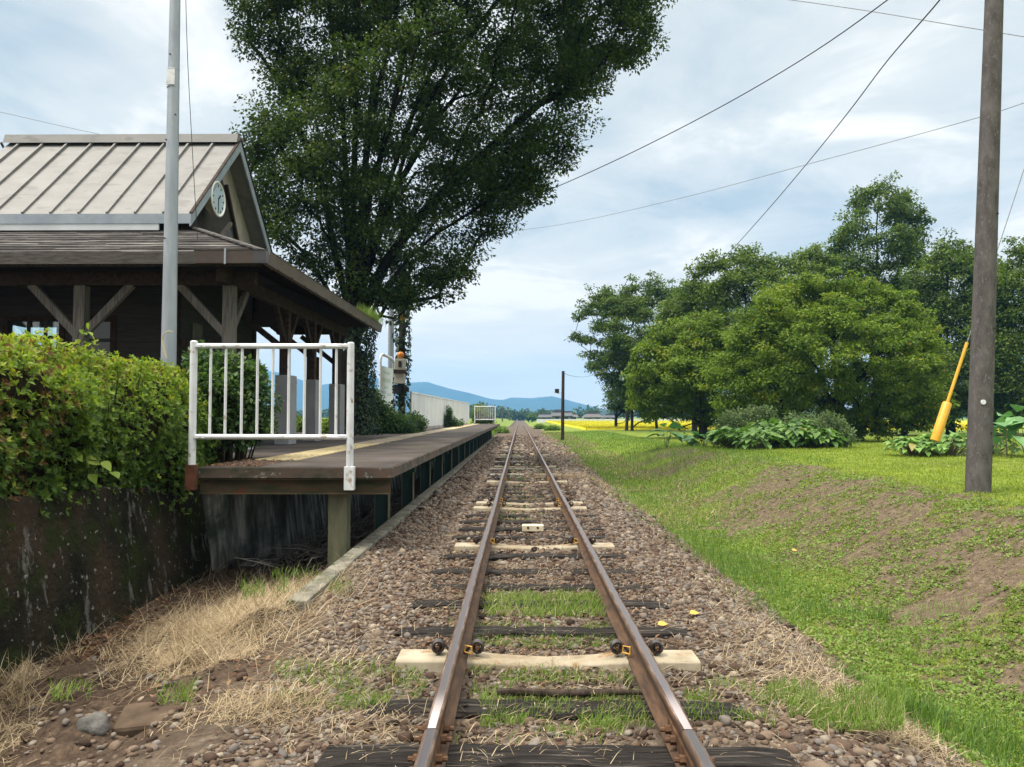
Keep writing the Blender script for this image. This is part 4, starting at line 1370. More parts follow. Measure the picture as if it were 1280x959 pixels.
wire([P(480, 296, 30), P(575, 275, 28.5), P(660, 248, 27), P(760, 205, 24.5), P(880, 145, 21), P(1000, 76, 18), P(1112, -2, 15), P(1230, -100, 12.5)], .017, "cable", "black overhead wire running from the big tree up to the top right")
wire([P(600, 272, 28), P(640, 256, 27.4), P(690, 234.5, 26)], .032, "cable", "thick sheathed stretch of overhead wire just leaving the big tree")
wire([P(560, 298, 55), P(700, 281, 50), P(850, 248, 42), P(1000, 208, 34), P(1230, 145, 26), P(1330, 108, 22)], .016, "cable_grey", "faint thin overhead wire low across the middle of the sky")
wire([P(895, 330, 58), P(915, 312, 52), P(960, 262, 42), P(1010, 203, 34), P(1060, 141, 28), P(1110, 75, 24), P(1178, -4, 19), P(1240, -90, 16)], .026, "cable", "thick dark sagging wire climbing steeply over the trees")
wire([P(960, -4, 24), P(1080, 13, 22), P(1200, 33, 20), P(1330, 54, 18)], .014, "cable_grey", "thin overhead wire crossing the top right corner of the sky")
wire([P(-120, 112, 40), P(0, 140, 40), P(120, 167, 40), P(260, 195, 40)], .018, "cable_grey", "faint wire in the sky behind the station roof")
wire([P(231, -60, 11.4), P(234, 60, 11.45), P(240, 180, 11.7), P(247, 300, 12.1)], .007, "cable", "thin cable dropping from the lamp pole to the porch eave")
wire([P(703.5, 466, 50), P(715, 470, 50.5), P(732, 471, 51.5), P(758, 464, 54)], .018, "cable_grey", "short sagging wire from the small dark pole to the trees")

# small dark pole with speaker
b0 = P(703, 545, 50); b1 = P(704, 464, 50); b0.z -= .3
t = pole("speaker_pole", b0, b1, .115, .095, "timber_dark", "slim dark pole with a loudspeaker beside the line ahead", "pole", seg=12)
q = P(696.5, 489.5, 50)
MB().bar((b0.x, 50, q.z - .12), (q.x, 50, q.z - .12), .04, .04).build("arm", M["white"], t)
MB().span((q.x - .15, 49.85, q.z - .1), (q.x + .12, 50.1, q.z + .17)).build("speaker_box", M["black"], t, bevel=.02)
# distant utility poles
for (px, pt_, pb, Y, lab) in ((628, 508, 527, 230, "tiny distant utility pole left of the vanishing track"), (636.5, 514, 526, 330, "smallest far utility pole close beside the vanishing track")):
    b0, b1 = P(px, pb, Y), P(px, pt_, Y)
    t = pole("utility_pole", b0, b1, .22, .16, "pole_concrete", lab, "pole", seg=8)
    MB().bar((b1.x - .9, Y, b1.z - .5), (b1.x + .9, Y, b1.z - .5), .15, .15).build("cross_arm", M["pole_concrete"], t)

# second galvanised pole by the platform, with the sign in front
b0 = P(488, 505, 31.5); b0.z = PLAT; b1 = P(490, 290, 31.5)
pole("lamp_pole", b0, b1, .135, .10, "galv", "galvanised lamp pole behind the white framed station sign", "pole")
q0, q1 = P(474.5, 500, 29.6), P(491.5, 500, 30.4)
q0.y, q1.y = 28.6, 30.9
q0.x = P(475, 500, 28.6).x; q1.x = P(491.5, 500, 30.9).x
zt0, zt1, zb = P(475, 442, 28.6).z, P(491, 449, 30.9).z, PLAT
zt = (zt0 + zt1) / 2
t = empty("station_sign", ((q0.x + q1.x) / 2, 29.75, PLAT), "white framed station sign with faded pale green print", "sign")
MB().tube([(q0.x, q0.y, zb), (q0.x, q0.y, zt - .2), (q0.x + .02, q0.y + .08, zt - .06), (q0.x + .05, q0.y + .22, zt), (q1.x - .05, q1.y - .22, zt), (q1.x - .02, q1.y - .08, zt - .06), (q1.x, q1.y, zt - .2), (q1.x, q1.y, zb)], .055, 10).build("frame", M["white"], t, smooth=True)
dvec = (Vector((q1.x, q1.y, 0)) - Vector((q0.x, q0.y, 0))).normalized(); nn = Vector((dvec.y, -dvec.x, 0))
pa = Vector((q0.x, q0.y, 0)) + dvec * .07; pb_ = Vector((q1.x, q1.y, 0)) - dvec * .07
zp0, zp1 = PLAT + .75, zt - .42
MB().prism([(pa.x, pa.y, zp0), (pb_.x, pb_.y, zp0), (pb_.x, pb_.y, zp1), (pa.x, pa.y, zp1)], nn * -.03).build("panel", M["sign_white"], t)
mb = MB()
H = zp1 - zp0
for f0, f1, zc, hh in ((.25, .75, .84, .06), (.18, .82, .66, .09), (.15, .42, .40, .06), (.55, .85, .36, .06), (.2, .8, .2, .04), (.3, .6, .52, .04)):
    u = pa.lerp(pb_, f0); w = pa.lerp(pb_, f1)
    z = zp0 + H * zc
    mb.prism([(u.x, u.y, z), (w.x, w.y, z), (w.x, w.y, z + hh * H), (u.x, u.y, z + hh * H)], nn * .006)
mb.build("faded_print", M["sign_mark"], t)

# signal post with ivy
b0 = P(502, 520, 29.0); b0.z = PLAT - .05; b1 = P(503, 330, 29.0)
t = pole("signal_post", b0, b1, .13, .11, "timber_dark", "ivy grown dark post with a beige equipment box and orange lamp", "signal post", seg=12)
SP = t
q = P(500, 469, 28.8)
MB().span((q.x - .17, 28.58, P(500, 463, 28.8).z), (q.x + .22, 28.86, P(500, 449, 28.8).z)).build("equipment_box", M["box_beige"], t, bevel=.02)
MB().span((q.x - .19, 28.60, P(500, 480, 28.8).z), (q.x + .20, 28.86, P(500, 467, 28.8).z)).build("equipment_box", M["box_beige"], t, bevel=.02)
MB().span((q.x - .03, 28.565, P(500, 459.5, 28.8).z), (q.x + .09, 28.579, P(500, 452, 28.8).z)).build("box_window", M["black"], t)
MB().span((q.x - .20, 28.55, P(500, 467, 28.8).z + .0), (q.x + .22, 28.88, P(500, 463.2, 28.8).z)).build("box_strap", M["timber_dark"], t)
q = P(500.8, 444, 28.75)
MB().ball(q, .135, 14, 10).build("orange_lamp", M["orange_lamp"], t, smooth=True)
MB().tube([(q.x, q.y + .05, q.z), (q.x, q.y + .2, q.z)], .15, 14).build("lamp_housing", M["timber_dark"], t, smooth=True)
q = P(506.5, 407, 28.7)
MB().tube([(q.x, 28.95, q.z), (q.x, 28.75, q.z), (q.x, 28.6, q.z)], [.05, .08, .125], 14).build("horn", M["black"], t, smooth=True)
q = P(504, 398, 28.9)
MB().span((q.x - .1, 28.78, q.z - .09), (q.x + .1, 28.86, q.z + .12)).build("yellow_plate", M["guard_yellow"], t)
q = P(503, 500, 28.8)
MB().span((q.x - .33, 28.7, P(500, 492, 28.8).z), (q.x - .05, 28.9, P(500, 481, 28.8).z)).build("relay_case", M["black"], t, bevel=.01)
MB().span((q.x + .03, 28.7, P(500, 490, 28.8).z), (q.x + .24, 28.9, P(500, 485, 28.8).z)).build("relay_case", M["timber_brown"], t, bevel=.01)

# loose things ------------------------------------------------------
def rock(name, c, r, sc3, seed, mat, label, cat):
    V0, F0 = ico(3)
    rr = np.array([1 + .35 * mnoise.noise(Vector(v) * 1.1 + Vector((seed, 0, 0))) + .12 * mnoise.noise(Vector(v) * 3 + Vector((0, seed, 0))) for v in V0])
    V = V0 * rr[:, None] * np.array(sc3) * r
    V = V + np.array(c)
    o = np_mesh(name, V, F0, mat, None, False, None, (c[0], c[1], c[2] - r * sc3[2] * .6))
    return tag(o, label, cat)


gq = G(118, 926, -.46)
gz = float(height(gq.x, gq.y))
rock("loose_stone", (gq.x, gq.y, gz + .03), .085, (1.1, .8, .75), 3.3, M["rock"], "angular grey stone on the dug earth, biggest stone at lower left", "stone")
gq = G(205, 915, -.5); gz = float(height(gq.x, gq.y))
rotm = Matrix.Rotation(.25, 3, "Z") @ Matrix.Rotation(.10, 3, "X") @ Matrix.Rotation(-.03, 3, "Y")
o = MB().box((gq.x, gq.y, gz - .02), (.50, .32, .10), rotm).build("broken_slab", M["slab_brown"], origin=(gq.x, gq.y, gz), bevel=.025)
tag(o, "flat reddish brown slab half sunk in the dug earth", "slab")
# black plastic sheet under the platform
gq = P(318, 716, 10.6)
V0, F0 = ico(3)
rr = np.array([1 + .5 * mnoise.noise(Vector(v) * 2.1) for v in V0])
V = V0 * rr[:, None] * np.array((.36, .2, .07)) + np.array((gq.x, 10.5, float(height(gq.x, 10.5)) + .05))
o = np_mesh("plastic_sheet", V, F0, M["plastic_black"], None, False, None, (gq.x, 10.5, -.6)); tag(o, "crumpled black plastic sheet on the ground under the platform", "plastic sheet")

# ------------------------------------------------------------------ trees
def in_poly(px, py, poly):
    c = np.zeros(len(px), bool); n = len(poly)
    ed = np.full(len(px), 1e9)
    for i in range(n):
        x0, y0 = poly[i]; x1, y1 = poly[(i + 1) % n]
        cond = ((y0 > py) != (y1 > py)) & (px < (x1 - x0) * (py - y0) / ((y1 - y0) or 1e-9) + x0)
        c ^= cond
        dx, dy = x1 - x0, y1 - y0
        t = np.clip(((px - x0) * dx + (py - y0) * dy) / (dx * dx + dy * dy + 1e-9), 0, 1)
        ed = np.minimum(ed, np.hypot(px - x0 - t * dx, py - y0 - t * dy))
    return c, ed


def skeleton_mesh(nodes, parent, rad, sides=6):
    Vs, Fs = [], []; k = 0
    for i, p in enumerate(parent):
        if p < 0: continue
        a = nodes[p]; b2 = nodes[i]; d = b2 - a
        L = np.linalg.norm(d)
        if L < 1e-4: continue
        d = d / L
        u = np.cross(d, [0, 0, 1.0]) if abs(d[2]) < .9 else np.cross(d, [0, 1.0, 0]); u /= np.linalg.norm(u); w = np.cross(d, u)
        t = np.arange(sides) * 2 * np.pi / sides
        ring = np.cos(t)[:, None] * u + np.sin(t)[:, None] * w
        Vs += [a - d * rad[i] * .3 + ring * min(rad[p], rad[i] * 1.35), b2 + ring * rad[i]]
        for j in range(sides):
            Fs.append((k + j, k + (j + 1) % sides, k + sides + (j + 1) % sides, k + sides + j))
        k += 2 * sides
    return np.concatenate(Vs), np.array(Fs)


def tree(label, group, base, poly, d, half, nclump, per, leaf, lmat, bark="bark", r0=.3, fork=2.5, clump=(.9, .5), nlimb=7, bases=None, lean=0, gap=0.25, droop=.3, name="tree", cat="tree", upright=0.55, rexp=.55):
    """poly: crown outline (photo px) placed at its own distance d; half: crown half depth in m"""
    base = np.array(base, float)
    poly = [(float(a), float(b2)) for a, b2 in poly]
    mx = d / F
    xs_, ys_ = [p[0] for p in poly], [p[1] for p in poly]
    cl = []
    sp = rng.uniform(0, 50)
    while len(cl) < nclump:
        px = rng.uniform(min(xs_), max(xs_), 400); py = rng.uniform(min(ys_), max(ys_), 400)
        ins, ed = in_poly(px, py, poly)
        e = ed * mx
        # keep the clump body inside the outline
        ok = ins & (e > clump[0] * 0.45 * rng.random(400))
        ok &= fbm(px * mx * .55 + sp, py * mx * .55, 3) > gap * rng.uniform(.9, 1.6, 400)
        for a, b2, c_ in zip(px[ok], py[ok], e[ok]):
            hf = min(half, 0.35 + 1.05 * c_)
            s = rng.choice([-1, 1]) * rng.random() ** .5
            p = P(a, b2, d)
            cl.append((p.x, p.y + s * hf, p.z))
            if len(cl) >= nclump: break
    cl = np.array(cl)
    # young shoots sticking out of the crown all round
    c0 = cl.mean(0); nsh = int(nclump * .16)
    far_ = np.argsort(-np.linalg.norm((cl - c0) / (cl.std(0) + 1e-6), axis=1))[:int(nclump * .45)]
    js = rng.choice(far_, nsh)
    dirn = unit(unit(cl[js] - c0) + rng.normal(0, .35, (nsh, 3)) + np.array([0, 0, .25]))
    sh = cl[js] + dirn * (clump[0] * rng.uniform(.7, 1.35, nsh))[:, None]
    shoot = np.concatenate([np.ones(len(cl)), np.full(nsh, .45)])
    cl = np.concatenate([cl, sh])
    t = empty(name, tuple(base), label, cat, group)
    # skeleton
    nodes, par = [], []
    starts = bases if bases is not None else [base]
    cz0 = cl[:, 2].min()
    ctr = cl.mean(0)
    tips = []
    nodes.append(np.array(base, float) - np.array([0, 0, .35])); par.append(-1)
    for bi, bs in enumerate(starts):
        bs = np.array(bs, float)
        top = bs + np.array([lean, 0, fork])
        prev = 0
        for f in (0, .12, .5, 1):
            nodes.append(bs + (top - bs) * f + rng.normal(0, .03 * min(f, .5) * fork, 3) * np.array([1, 1, 0])); par.append(prev); prev = len(nodes) - 1
        tips.append(prev)
    # farthest point picks for the main limbs
    pick = [int(np.argmax(cl[:, 2]))]
    dist = np.linalg.norm(cl - cl[pick[0]], axis=1)
    for _ in range(nlimb * len(starts) - 1):
        j = int(np.argmax(dist)); pick.append(j); dist = np.minimum(dist, np.linalg.norm(cl - cl[j], axis=1))
    for j in pick:
        src = min(tips, key=lambda q: np.linalg.norm((nodes[q] - cl[j])[:2]))
        a = nodes[src]; e = cl[j]
        if e[2] < a[2] + (1.6 if nclump > 900 else .3): continue
        h = e - a
        c1 = a + np.array([h[0] * .18, h[1] * .18, h[2] * upright])
        prev = src
        for k in range(1, 8):
            s = k / 8
            q = (1 - s) ** 2 * a + 2 * s * (1 - s) * c1 + s * s * e + rng.normal(0, .05, 3)
            nodes.append(q); par.append(prev); prev = len(nodes) - 1
    nd = [np.array(q) for q in nodes]
    order = np.argsort(np.linalg.norm(cl - np.array([base[0], base[1], base[2] + fork]), axis=1))
    cap_ = len(nd) + 2 * len(cl)
    A = np.zeros((cap_, 3)); A[:len(nd)] = nd; n = len(nd)
    plen = np.zeros(cap_)
    for i in range(1, n): plen[i] = plen[par[i]] + np.linalg.norm(A[i] - A[par[i]])
    for j in order:
        c_ = cl[j]
        dd = A[:n] - c_
        dist = np.linalg.norm(dd, axis=1) + np.maximum(0, dd[:, 2] + .1) * 1.5
        dist[:3] += 50
        q = int(np.argmin(dist + .30 * plen[:n]))
        mid = (A[q] + c_) / 2 + rng.normal(0, .08, 3) * np.linalg.norm(A[q] - c_) + np.array([0, 0, .06 * np.linalg.norm(A[q] - c_)])
        A[n] = mid; par.append(q); A[n + 1] = c_; par.append(n)
        plen[n] = plen[q] + np.linalg.norm(mid - A[q]); plen[n + 1] = plen[n] + np.linalg.norm(c_ - mid); n += 2
    A = A[:n]
    cnt = np.zeros(n)
    child = np.zeros(n, bool)
    for i in range(n):
        if par[i] >= 0: child[par[i]] = True
    cnt[~child] = 1
    for i in range(n - 1, -1, -1):
        if par[i] >= 0: cnt[par[i]] += cnt[i]
    tot = max(cnt.max(), 1)
    rad = np.maximum(.011 * max(1, d / 30), r0 * (cnt / tot) ** rexp)
    rad[0] = rad[1] * 1.2
    for q in range(1, 1 + 4 * len(starts), 4):
        rad[q] = rad[q + 1] * 1.3
    Vb, Fb = skeleton_mesh(A, par, rad, 7)
    np_mesh("trunk", Vb, Fb, M[bark], None, True, t)
    # leaves
    nC = len(cl)
    idx = np.repeat(np.arange(nC), per)
    N = len(idx)
    g = unit(rng.normal(size=(N, 3))) * (rng.random(N) ** .45)[:, None]
    thin = rng.random(N) < np.where(shoot[idx] < 1, .35, 1.0)
    idx = idx[thin]; N = len(idx); g = g[thin]
    rs_ = rng.uniform(.7, 1.25, nC) * np.where(shoot < 1, .62, 1)
    pos = cl[idx] + g * np.array([clump[0], clump[0], clump[1]]) * rs_[idx][:, None]
    out = g * np.array([1, 1, .4]) + rng.normal(0, .55, (N, 3))
    out[:, 2] -= droop
    nrm = np.array([0, 0, 1.0]) + rng.normal(0, .55, (N, 3)) + g * .5
    # leaf tone : random per clump and leaf, paler towards each clump's top
    cr = np.clip(.42 + rng.normal(0, .16, nC) + .30 * (vn(cl[:, 0] * .45 + 31, cl[:, 2] * .45) - .5) + rng.normal(0, .06), 0, 1)
    hh = (g[:, 2] * .5 + .5)
    rn = np.clip(cr[idx] * .75 + rng.normal(.08, .14, N) + .10 * hh, 0, .97)
    rn = np.where(rng.random(N) < .012, 1.0, rn)
    L = leaf * rng.uniform(.7, 1.3, N)
    V, Fc, r = leaf_quads(pos, out, nrm, L, L * .55, rn)
    np_mesh("crown", V, Fc, lmat, r, False, t)
    return t, cl


def gz_(x, y): return float(height(x, y))


big_poly = [(255, -60), (283, 3), (318, 72), (350, 104), (322, 132), (300, 168), (308, 215), (316, 265), (330, 312), (352, 340), (400, 352), (430, 372), (470, 388), (505, 396), (536, 384), (560, 362), (592, 338),
            (598, 300), (640, 278), (672, 262), (690, 235), (712, 215), (720, 185), (742, 152), (724, 136), (748, 110), (790, 92), (828, 46), (822, 5), (800, -90), (720, -220), (560, -290), (400, -250), (300, -150)]
bx_, by_ = P(440, 545, 24).x, 24.0
T, bigcl = tree("huge dark zelkova spreading over the platform behind the station porch", None, (bx_, by_, PLAT - .1), big_poly, 24, 4.6, 1350, 215, .12, LZ, "bark", .50, 2.7, (.62, .36), 18, gap=.15, rexp=.62, upright=.62,
      bases=None, name="big_tree")
# ivy on the lower trunk
n = 5200
zz = rng.uniform(PLAT, PLAT + 3.6, n); an = rng.uniform(0, 2 * np.pi, n)
rr = .34 + .20 * fbm(an * 1.4, zz * 1.2) + rng.normal(0, .05, n) + .10 * np.clip(1.2 - (zz - PLAT), 0, 1)
pos = np.stack([bx_ + .16 + rr * np.cos(an) * 1.1, by_ + .1 + rr * np.sin(an), zz], 1)
outw = np.stack([np.cos(an), np.sin(an), np.zeros(n)], 1)
V, Fc, r = leaf_quads(pos, np.stack([rng.normal(0, .5, n), rng.normal(0, .5, n), -np.ones(n)], 1) + outw * .35, outw + rng.normal(0, .3, (n, 3)), rng.uniform(.06, .11, n), rng.uniform(.05, .085, n), np.clip(rng.beta(1.6, 4, n), 0, 1))
np_mesh("ivy", V, Fc, LI, r, False, T)
# bright side spray low on the trunk and hanging sprays
# ivy on the signal post
n = 2600
zz = rng.uniform(PLAT, PLAT + 6.6, n); an = rng.uniform(0, 2 * np.pi, n)
rr = .12 + .28 * np.clip(fbm(an * 1.1 + 4, zz * 1.1) - .32, 0, 1) + .12 * rng.random(n)
pos = np.stack([WL[SP.name].x + rr * np.cos(an), 29.0 + rr * np.sin(an), zz], 1)
k = fbm(an, zz * 1.3 + 9) > .42
pos = pos[k]; an = an[k]; n = len(pos)
outw = np.stack([np.cos(an), np.sin(an), np.zeros(n)], 1)
V, Fc, r = leaf_quads(pos, np.stack([rng.normal(0, .5, n), rng.normal(0, .5, n), -np.ones(n)], 1) + outw * .5, outw + rng.normal(0, .4, (n, 3)), rng.uniform(.09, .15, n), rng.uniform(.07, .11, n), np.clip(rng.beta(1.8, 3, n), 0, 1))
np_mesh("ivy", V, Fc, LI, r, False, SP)

def gbase(px, Y, sink=.05):
    p = P(px, 530, Y); return (p.x, Y, gz_(p.x, Y) - sink)


BG = "trees on the lawn to the right"
tree("loose airy tree with several thin stems, first of the row beside the field", BG, gbase(787, 72), [(718, 392), (745, 366), (800, 352), (850, 362), (885, 400), (880, 470), (850, 518), (800, 518), (768, 486), (738, 460), (720, 425)], 72, 4.5, 470, 120, .24, LB, "bark_brown", .26, 2.8, (.85, .36), 6,
     bases=[gbase(783, 72), gbase(790, 72.5), gbase(821, 71)], gap=.24)
tree("smaller round green tree in front of the airy one", BG, gbase(878, 46), [(785, 470), (797, 432), (842, 401), (890, 396), (930, 420), (958, 470), (940, 524), (880, 530), (820, 522), (792, 506)], 46, 3.4, 300, 170, .18, LC, "bark_brown", .24, 1.5, (.6, .34), 8, gap=.14)
cher = [(890, 492), (900, 440), (925, 396), (962, 362), (1020, 346), (1080, 353), (1132, 374), (1166, 410), (1180, 470), (1176, 526), (1120, 544), (1050, 544), (980, 536), (908, 528)]
tree("broad dome shaped cherry tree, yellowish green, largest on the lawn", BG, gbase(1047, 38), cher, 38, 4.8, 620, 190, .15, LC, "bark", .34, 1.3, (.55, .32), 12, gap=.12)
tree("tallest tree on the right, rising in a dark cone above the others", BG, gbase(1095, 62), [(1034, 330), (1040, 296), (1052, 264), (1076, 240), (1100, 226), (1136, 248), (1152, 280), (1156, 330), (1152, 440), (1040, 440)], 62, 3.6, 330, 120, .24, LB, "bark", .4, 4, (.8, .5), 8, gap=.22, upright=.8)
tree("spreading tree behind the round ones, with a twiggy ragged top", BG, gbase(940, 60), [(855, 350), (888, 322), (935, 308), (980, 325), (1012, 310), (1044, 322), (1052, 420), (1000, 470), (900, 470), (868, 440), (850, 400)], 60, 4.2, 430, 120, .24, LB, "bark", .34, 3, (.85, .42), 8, gap=.2)
tree("tree just left of the concrete pole, behind the cherry dome", BG, gbase(1188, 54), [(1140, 330), (1188, 304), (1228, 312), (1262, 345), (1262, 470), (1250, 520), (1160, 520), (1138, 440)], 54, 4.2, 500, 120, .21, LB, "bark", .32, 3, (.8, .42), 8, gap=.17)
tree("tree at the right edge of the view, behind the concrete pole", BG, gbase(1300, 49), [(1225, 350), (1262, 312), (1310, 296), (1380, 300), (1420, 420), (1400, 520), (1240, 525), (1222, 450)], 49, 4.2, 500, 120, .20, LB, "bark", .32, 3, (.8, .42), 8, gap=.17)
tree("shaded undergrowth tree low behind the cherry dome", BG, gbase(1130, 50), [(1100, 450), (1150, 430), (1215, 440), (1225, 500), (1200, 532), (1120, 532), (1098, 500)], 50, 2.6, 170, 150, .18, LZ, "bark", .2, 1.2, (.7, .4), 5, gap=.1)
tree("low dark tree filling the gap behind the concrete pole", BG, gbase(1265, 58), [(1215, 470), (1260, 455), (1340, 460), (1340, 530), (1220, 532)], 58, 2.6, 150, 140, .2, LZ, "bark", .2, 1.2, (.8, .45), 5, gap=.1)
tree("small dark tree under the airy tree at the field edge", BG, gbase(770, 80), [(755, 500), (765, 478), (790, 465), (815, 480), (818, 508), (790, 516), (762, 514)], 80, 2, 70, 90, .26, LZ, "bark", .16, 1.2, (.8, .4), 4, gap=.1)
for px, Y, lab in ((765, 82, "thin stem at the field edge left of the airy tree"), (846, 64, "slim bare trunk between the airy and the round tree"), (862, 66, "second slim bare trunk between the airy and the round tree")):
    pass

tree("leafy tree showing between the airy tree and the round one, further back", BG, gbase(868, 66), [(828, 380), (850, 362), (880, 350), (905, 380), (905, 470), (880, 515), (838, 515), (826, 450)], 66, 3.2, 240, 120, .25, LB, "bark_brown", .24, 2.2, (.8, .42), 6, gap=.2)
tree("dense tree hidden behind the left shoulder of the cherry dome", BG, gbase(975, 52), [(925, 400), (960, 372), (1010, 380), (1020, 450), (1010, 520), (930, 522), (915, 460)], 52, 3.0, 240, 120, .2, LZ, "bark", .24, 2.0, (.75, .42), 6, gap=.12)

# far woods : distant belts of trees beyond the fields
def belt(px0, px1, Y, h0, h1, n, leaf, name, label, lm=LZ, per=60, ground=-.3):
    xs_ = rng.uniform(P(px0, 520, Y).x, P(px1, 520, Y).x, n)
    yy_ = Y + rng.normal(0, Y * .02, n)
    hh = rng.uniform(h0, h1, n) * (.55 + .9 * vn(xs_ * .05, xs_ * 0 + 3))
    idx = np.repeat(np.arange(n), per); N = len(idx)
    g = unit(rng.normal(size=(N, 3))) * (rng.random(N) ** .4)[:, None]
    pos = np.stack([xs_[idx] + g[:, 0] * hh[idx] * .45, yy_[idx] + g[:, 1] * hh[idx] * .45, ground + hh[idx] * (.5 + .5 * g[:, 2])], 1)
    V, Fc, r = leaf_quads(pos, rng.normal(0, 1, (N, 3)), rng.normal(0, .6, (N, 3)) + np.array([0, 0, 1]), leaf * rng.uniform(.6, 1.4, N), leaf * .7, np.clip(rng.beta(2, 3, N), 0, 1))
    o = np_mesh(name, V, Fc, lm, r); tag(o, label, "woods", kind="stuff"); return o


belt(560, 690, 420, 3, 7.5, 90, 1.6, "far_woods", "dark belt of far trees closing the line ahead")
belt(-250, 600, 520, 3, 6, 260, 1.9, "far_woods", "far low belt of trees behind the platform")
belt(660, 715, 300, 2, 4.5, 34, 1.1, "far_woods", "low scrub before the farm houses", LB)
belt(720, 1400, 430, 3, 8, 160, 1.8, "far_woods", "far belt of trees behind the lawn trees")

# scrub either side of the line where it vanishes
def bush(label, poly, d, half, ncl, per, leaf, lm, group=None, clump=(.3, .22), name="shrub", cat="shrub", zb=None, bark="twig"):
    cxp = sum(p[0] for p in poly) / len(poly)
    p = P(cxp, 520, d)
    z = gz_(p.x, d) if zb is None else zb
    mx = d / F
    xs_, ys_ = [q[0] for q in poly], [q[1] for q in poly]
    cl = []
    while len(cl) < ncl:
        px = rng.uniform(min(xs_), max(xs_), 300); py = rng.uniform(min(ys_), max(ys_), 300)
        ins, ed = in_poly(px, py, poly)
        for a, b2, e in zip(px[ins], py[ins], ed[ins] * mx):
            hf = min(half, .15 + 1.2 * e)
            q = P(a, b2, d); cl.append((q.x, q.y + rng.choice([-1, 1]) * hf * rng.random() ** .5, max(q.z, z + .03)))
            if len(cl) >= ncl: break
    cl = np.array(cl)
    t = empty(name, (p.x, d, z), label, cat, group)
    # stems
    mb = MB()
    for j in rng.choice(len(cl), min(60, len(cl)), replace=False):
        e = Vector(cl[j]); s = Vector((p.x + (e.x - p.x) * .35, d + (e.y - d) * .35, z - .05))
        mb.tube([s, s.lerp(e, .5) + Vector((0, 0, .1)), e], [.016, .012, .005], 5, False)
    mb.build("stems", M[bark], t)
    idx = np.repeat(np.arange(len(cl)), per); N = len(idx)
    g = unit(rng.normal(size=(N, 3))) * (rng.random(N) ** .45)[:, None]
    pos = cl[idx] + g * np.array([clump[0], clump[0], clump[1]])
    pos[:, 2] = np.maximum(pos[:, 2], z + .02)
    out = g + rng.normal(0, .5, (N, 3)); out[:, 2] -= .1
    nrm = np.array([0, 0, 1.0]) + rng.normal(0, .5, (N, 3)) + g * .6
    cr = np.clip(.4 + rng.normal(0, .17, len(cl)), 0, 1)
    rn = np.clip(cr[idx] + rng.normal(0, .14, N) + .12 * g[:, 2], 0, 1)
    L = leaf * rng.uniform(.65, 1.3, N)
    V, Fc, r = leaf_quads(pos, out, nrm, L, L * .6, rn)
    np_mesh("foliage", V, Fc, lm, r, False, t)
    return t


bush("large dark shrub at the foot of the big tree, left of the white fence", [(440, 545), (446, 508), (456, 490), (466, 490), (476, 504), (492, 516), (506, 524), (516, 534), (514, 542), (480, 545)], 26.5, 1.0, 210, 130, .075, LS, zb=PLAT)
bush("low weedy growth at the near foot of the white panel fence", [(500, 541), (505, 522), (518, 515), (530, 528), (530, 537)], 28.3, .5, 60, 70, .08, LS, zb=PLAT, clump=(.2, .15))
bush("small vine tangle climbing the middle of the white fence", [(556, 532), (559, 508), (562, 506), (566, 524), (578, 527), (578, 531)], 41, .25, 40, 60, .09, LS, zb=PLAT, clump=(.15, .15))
bush("broad leaved shrub at the end of the hedge behind the white railing", [(228, 585), (235, 470), (250, 440), (272, 436), (296, 452), (318, 462), (334, 482), (340, 510), (328, 542), (300, 552), (262, 562)], 10.6, .55, 150, 60, .085, LS, zb=.5, clump=(.15, .13))
bush("bright green bush between the porch posts behind the platform", [(400, 552), (402, 530), (420, 524), (436, 530), (440, 550)], 27, .8, 60, 80, .09, LC, zb=PLAT - .1)
bush("yellow green bush behind the grey clad posts", [(320, 552), (326, 528), (350, 520), (380, 526), (400, 534), (400, 552)], 29, .8, 80, 80, .09, LC, zb=PLAT - .1)
bush("yellowish shrub just beyond the far end of the platform", [(592, 528), (594, 508), (602, 507), (611, 516), (616, 528)], 60, .6, 60, 60, .16, LC, zb=.1, clump=(.3, .25))
for i, (px, w, Y, h, lab) in enumerate(((626, 9, 68, 6, "green weeds at the left of the track just past the platform"), (676, 6, 95, 4.5, "low green scrub right of the track before the field"), (690, 9, 82, 4.5, "weedy bush right of the track before the slim dark pole"))):
    y0 = P(px, 520, Y)
    gy = 520 + (1.374 - gz_(y0.x, Y)) * F / Y
    bush(lab, [(px - w, gy), (px - w * .6, gy - h * .8), (px, gy - h), (px + w * .7, gy - h * .7), (px + w, gy)], Y, 1.0, 50, 50, .16 * Y / 70, LW, clump=(.28 * Y / 70, .16 * Y / 70))

# tuft growing on the porch gutter
n = 900
ctr = P(460, 392, 20.8)
pos = np.stack([rng.normal(-4.32, .12, n), rng.normal(20.9, .55, n), np.full(n, EZ + .02)], 1)
V, Fc, r = blades(pos, rng.uniform(.12, .42, n), .012, np.abs(rng.normal(.3, .3, n)), np.clip(rng.beta(2, 2, n), 0, 1))
o = np_mesh("gutter_plant", V, Fc, LW, r, origin=(-4.32, 20.9, EZ)); tag(o, "feathery green tuft growing out of the porch gutter end", "plant")

# ------------------------------------------------------------------ azalea hedge
hx0, hx1, hy0, hy1 = -7.2, -4.25, 3.6, 10.35
def hedge_top(x, y): return 2.05 + .10 * (fbm(x * .8, y * .8) - .5) * 2 - .12 * sst(9.3, 10.4, y) - .25 * sst(-4.6, -4.25, x)


t = empty("azalea_hedge", (-5.6, 7, .5), "clipped azalea hedge with yellow green tips on top of the retaining wall", "hedge")
nr = 15500
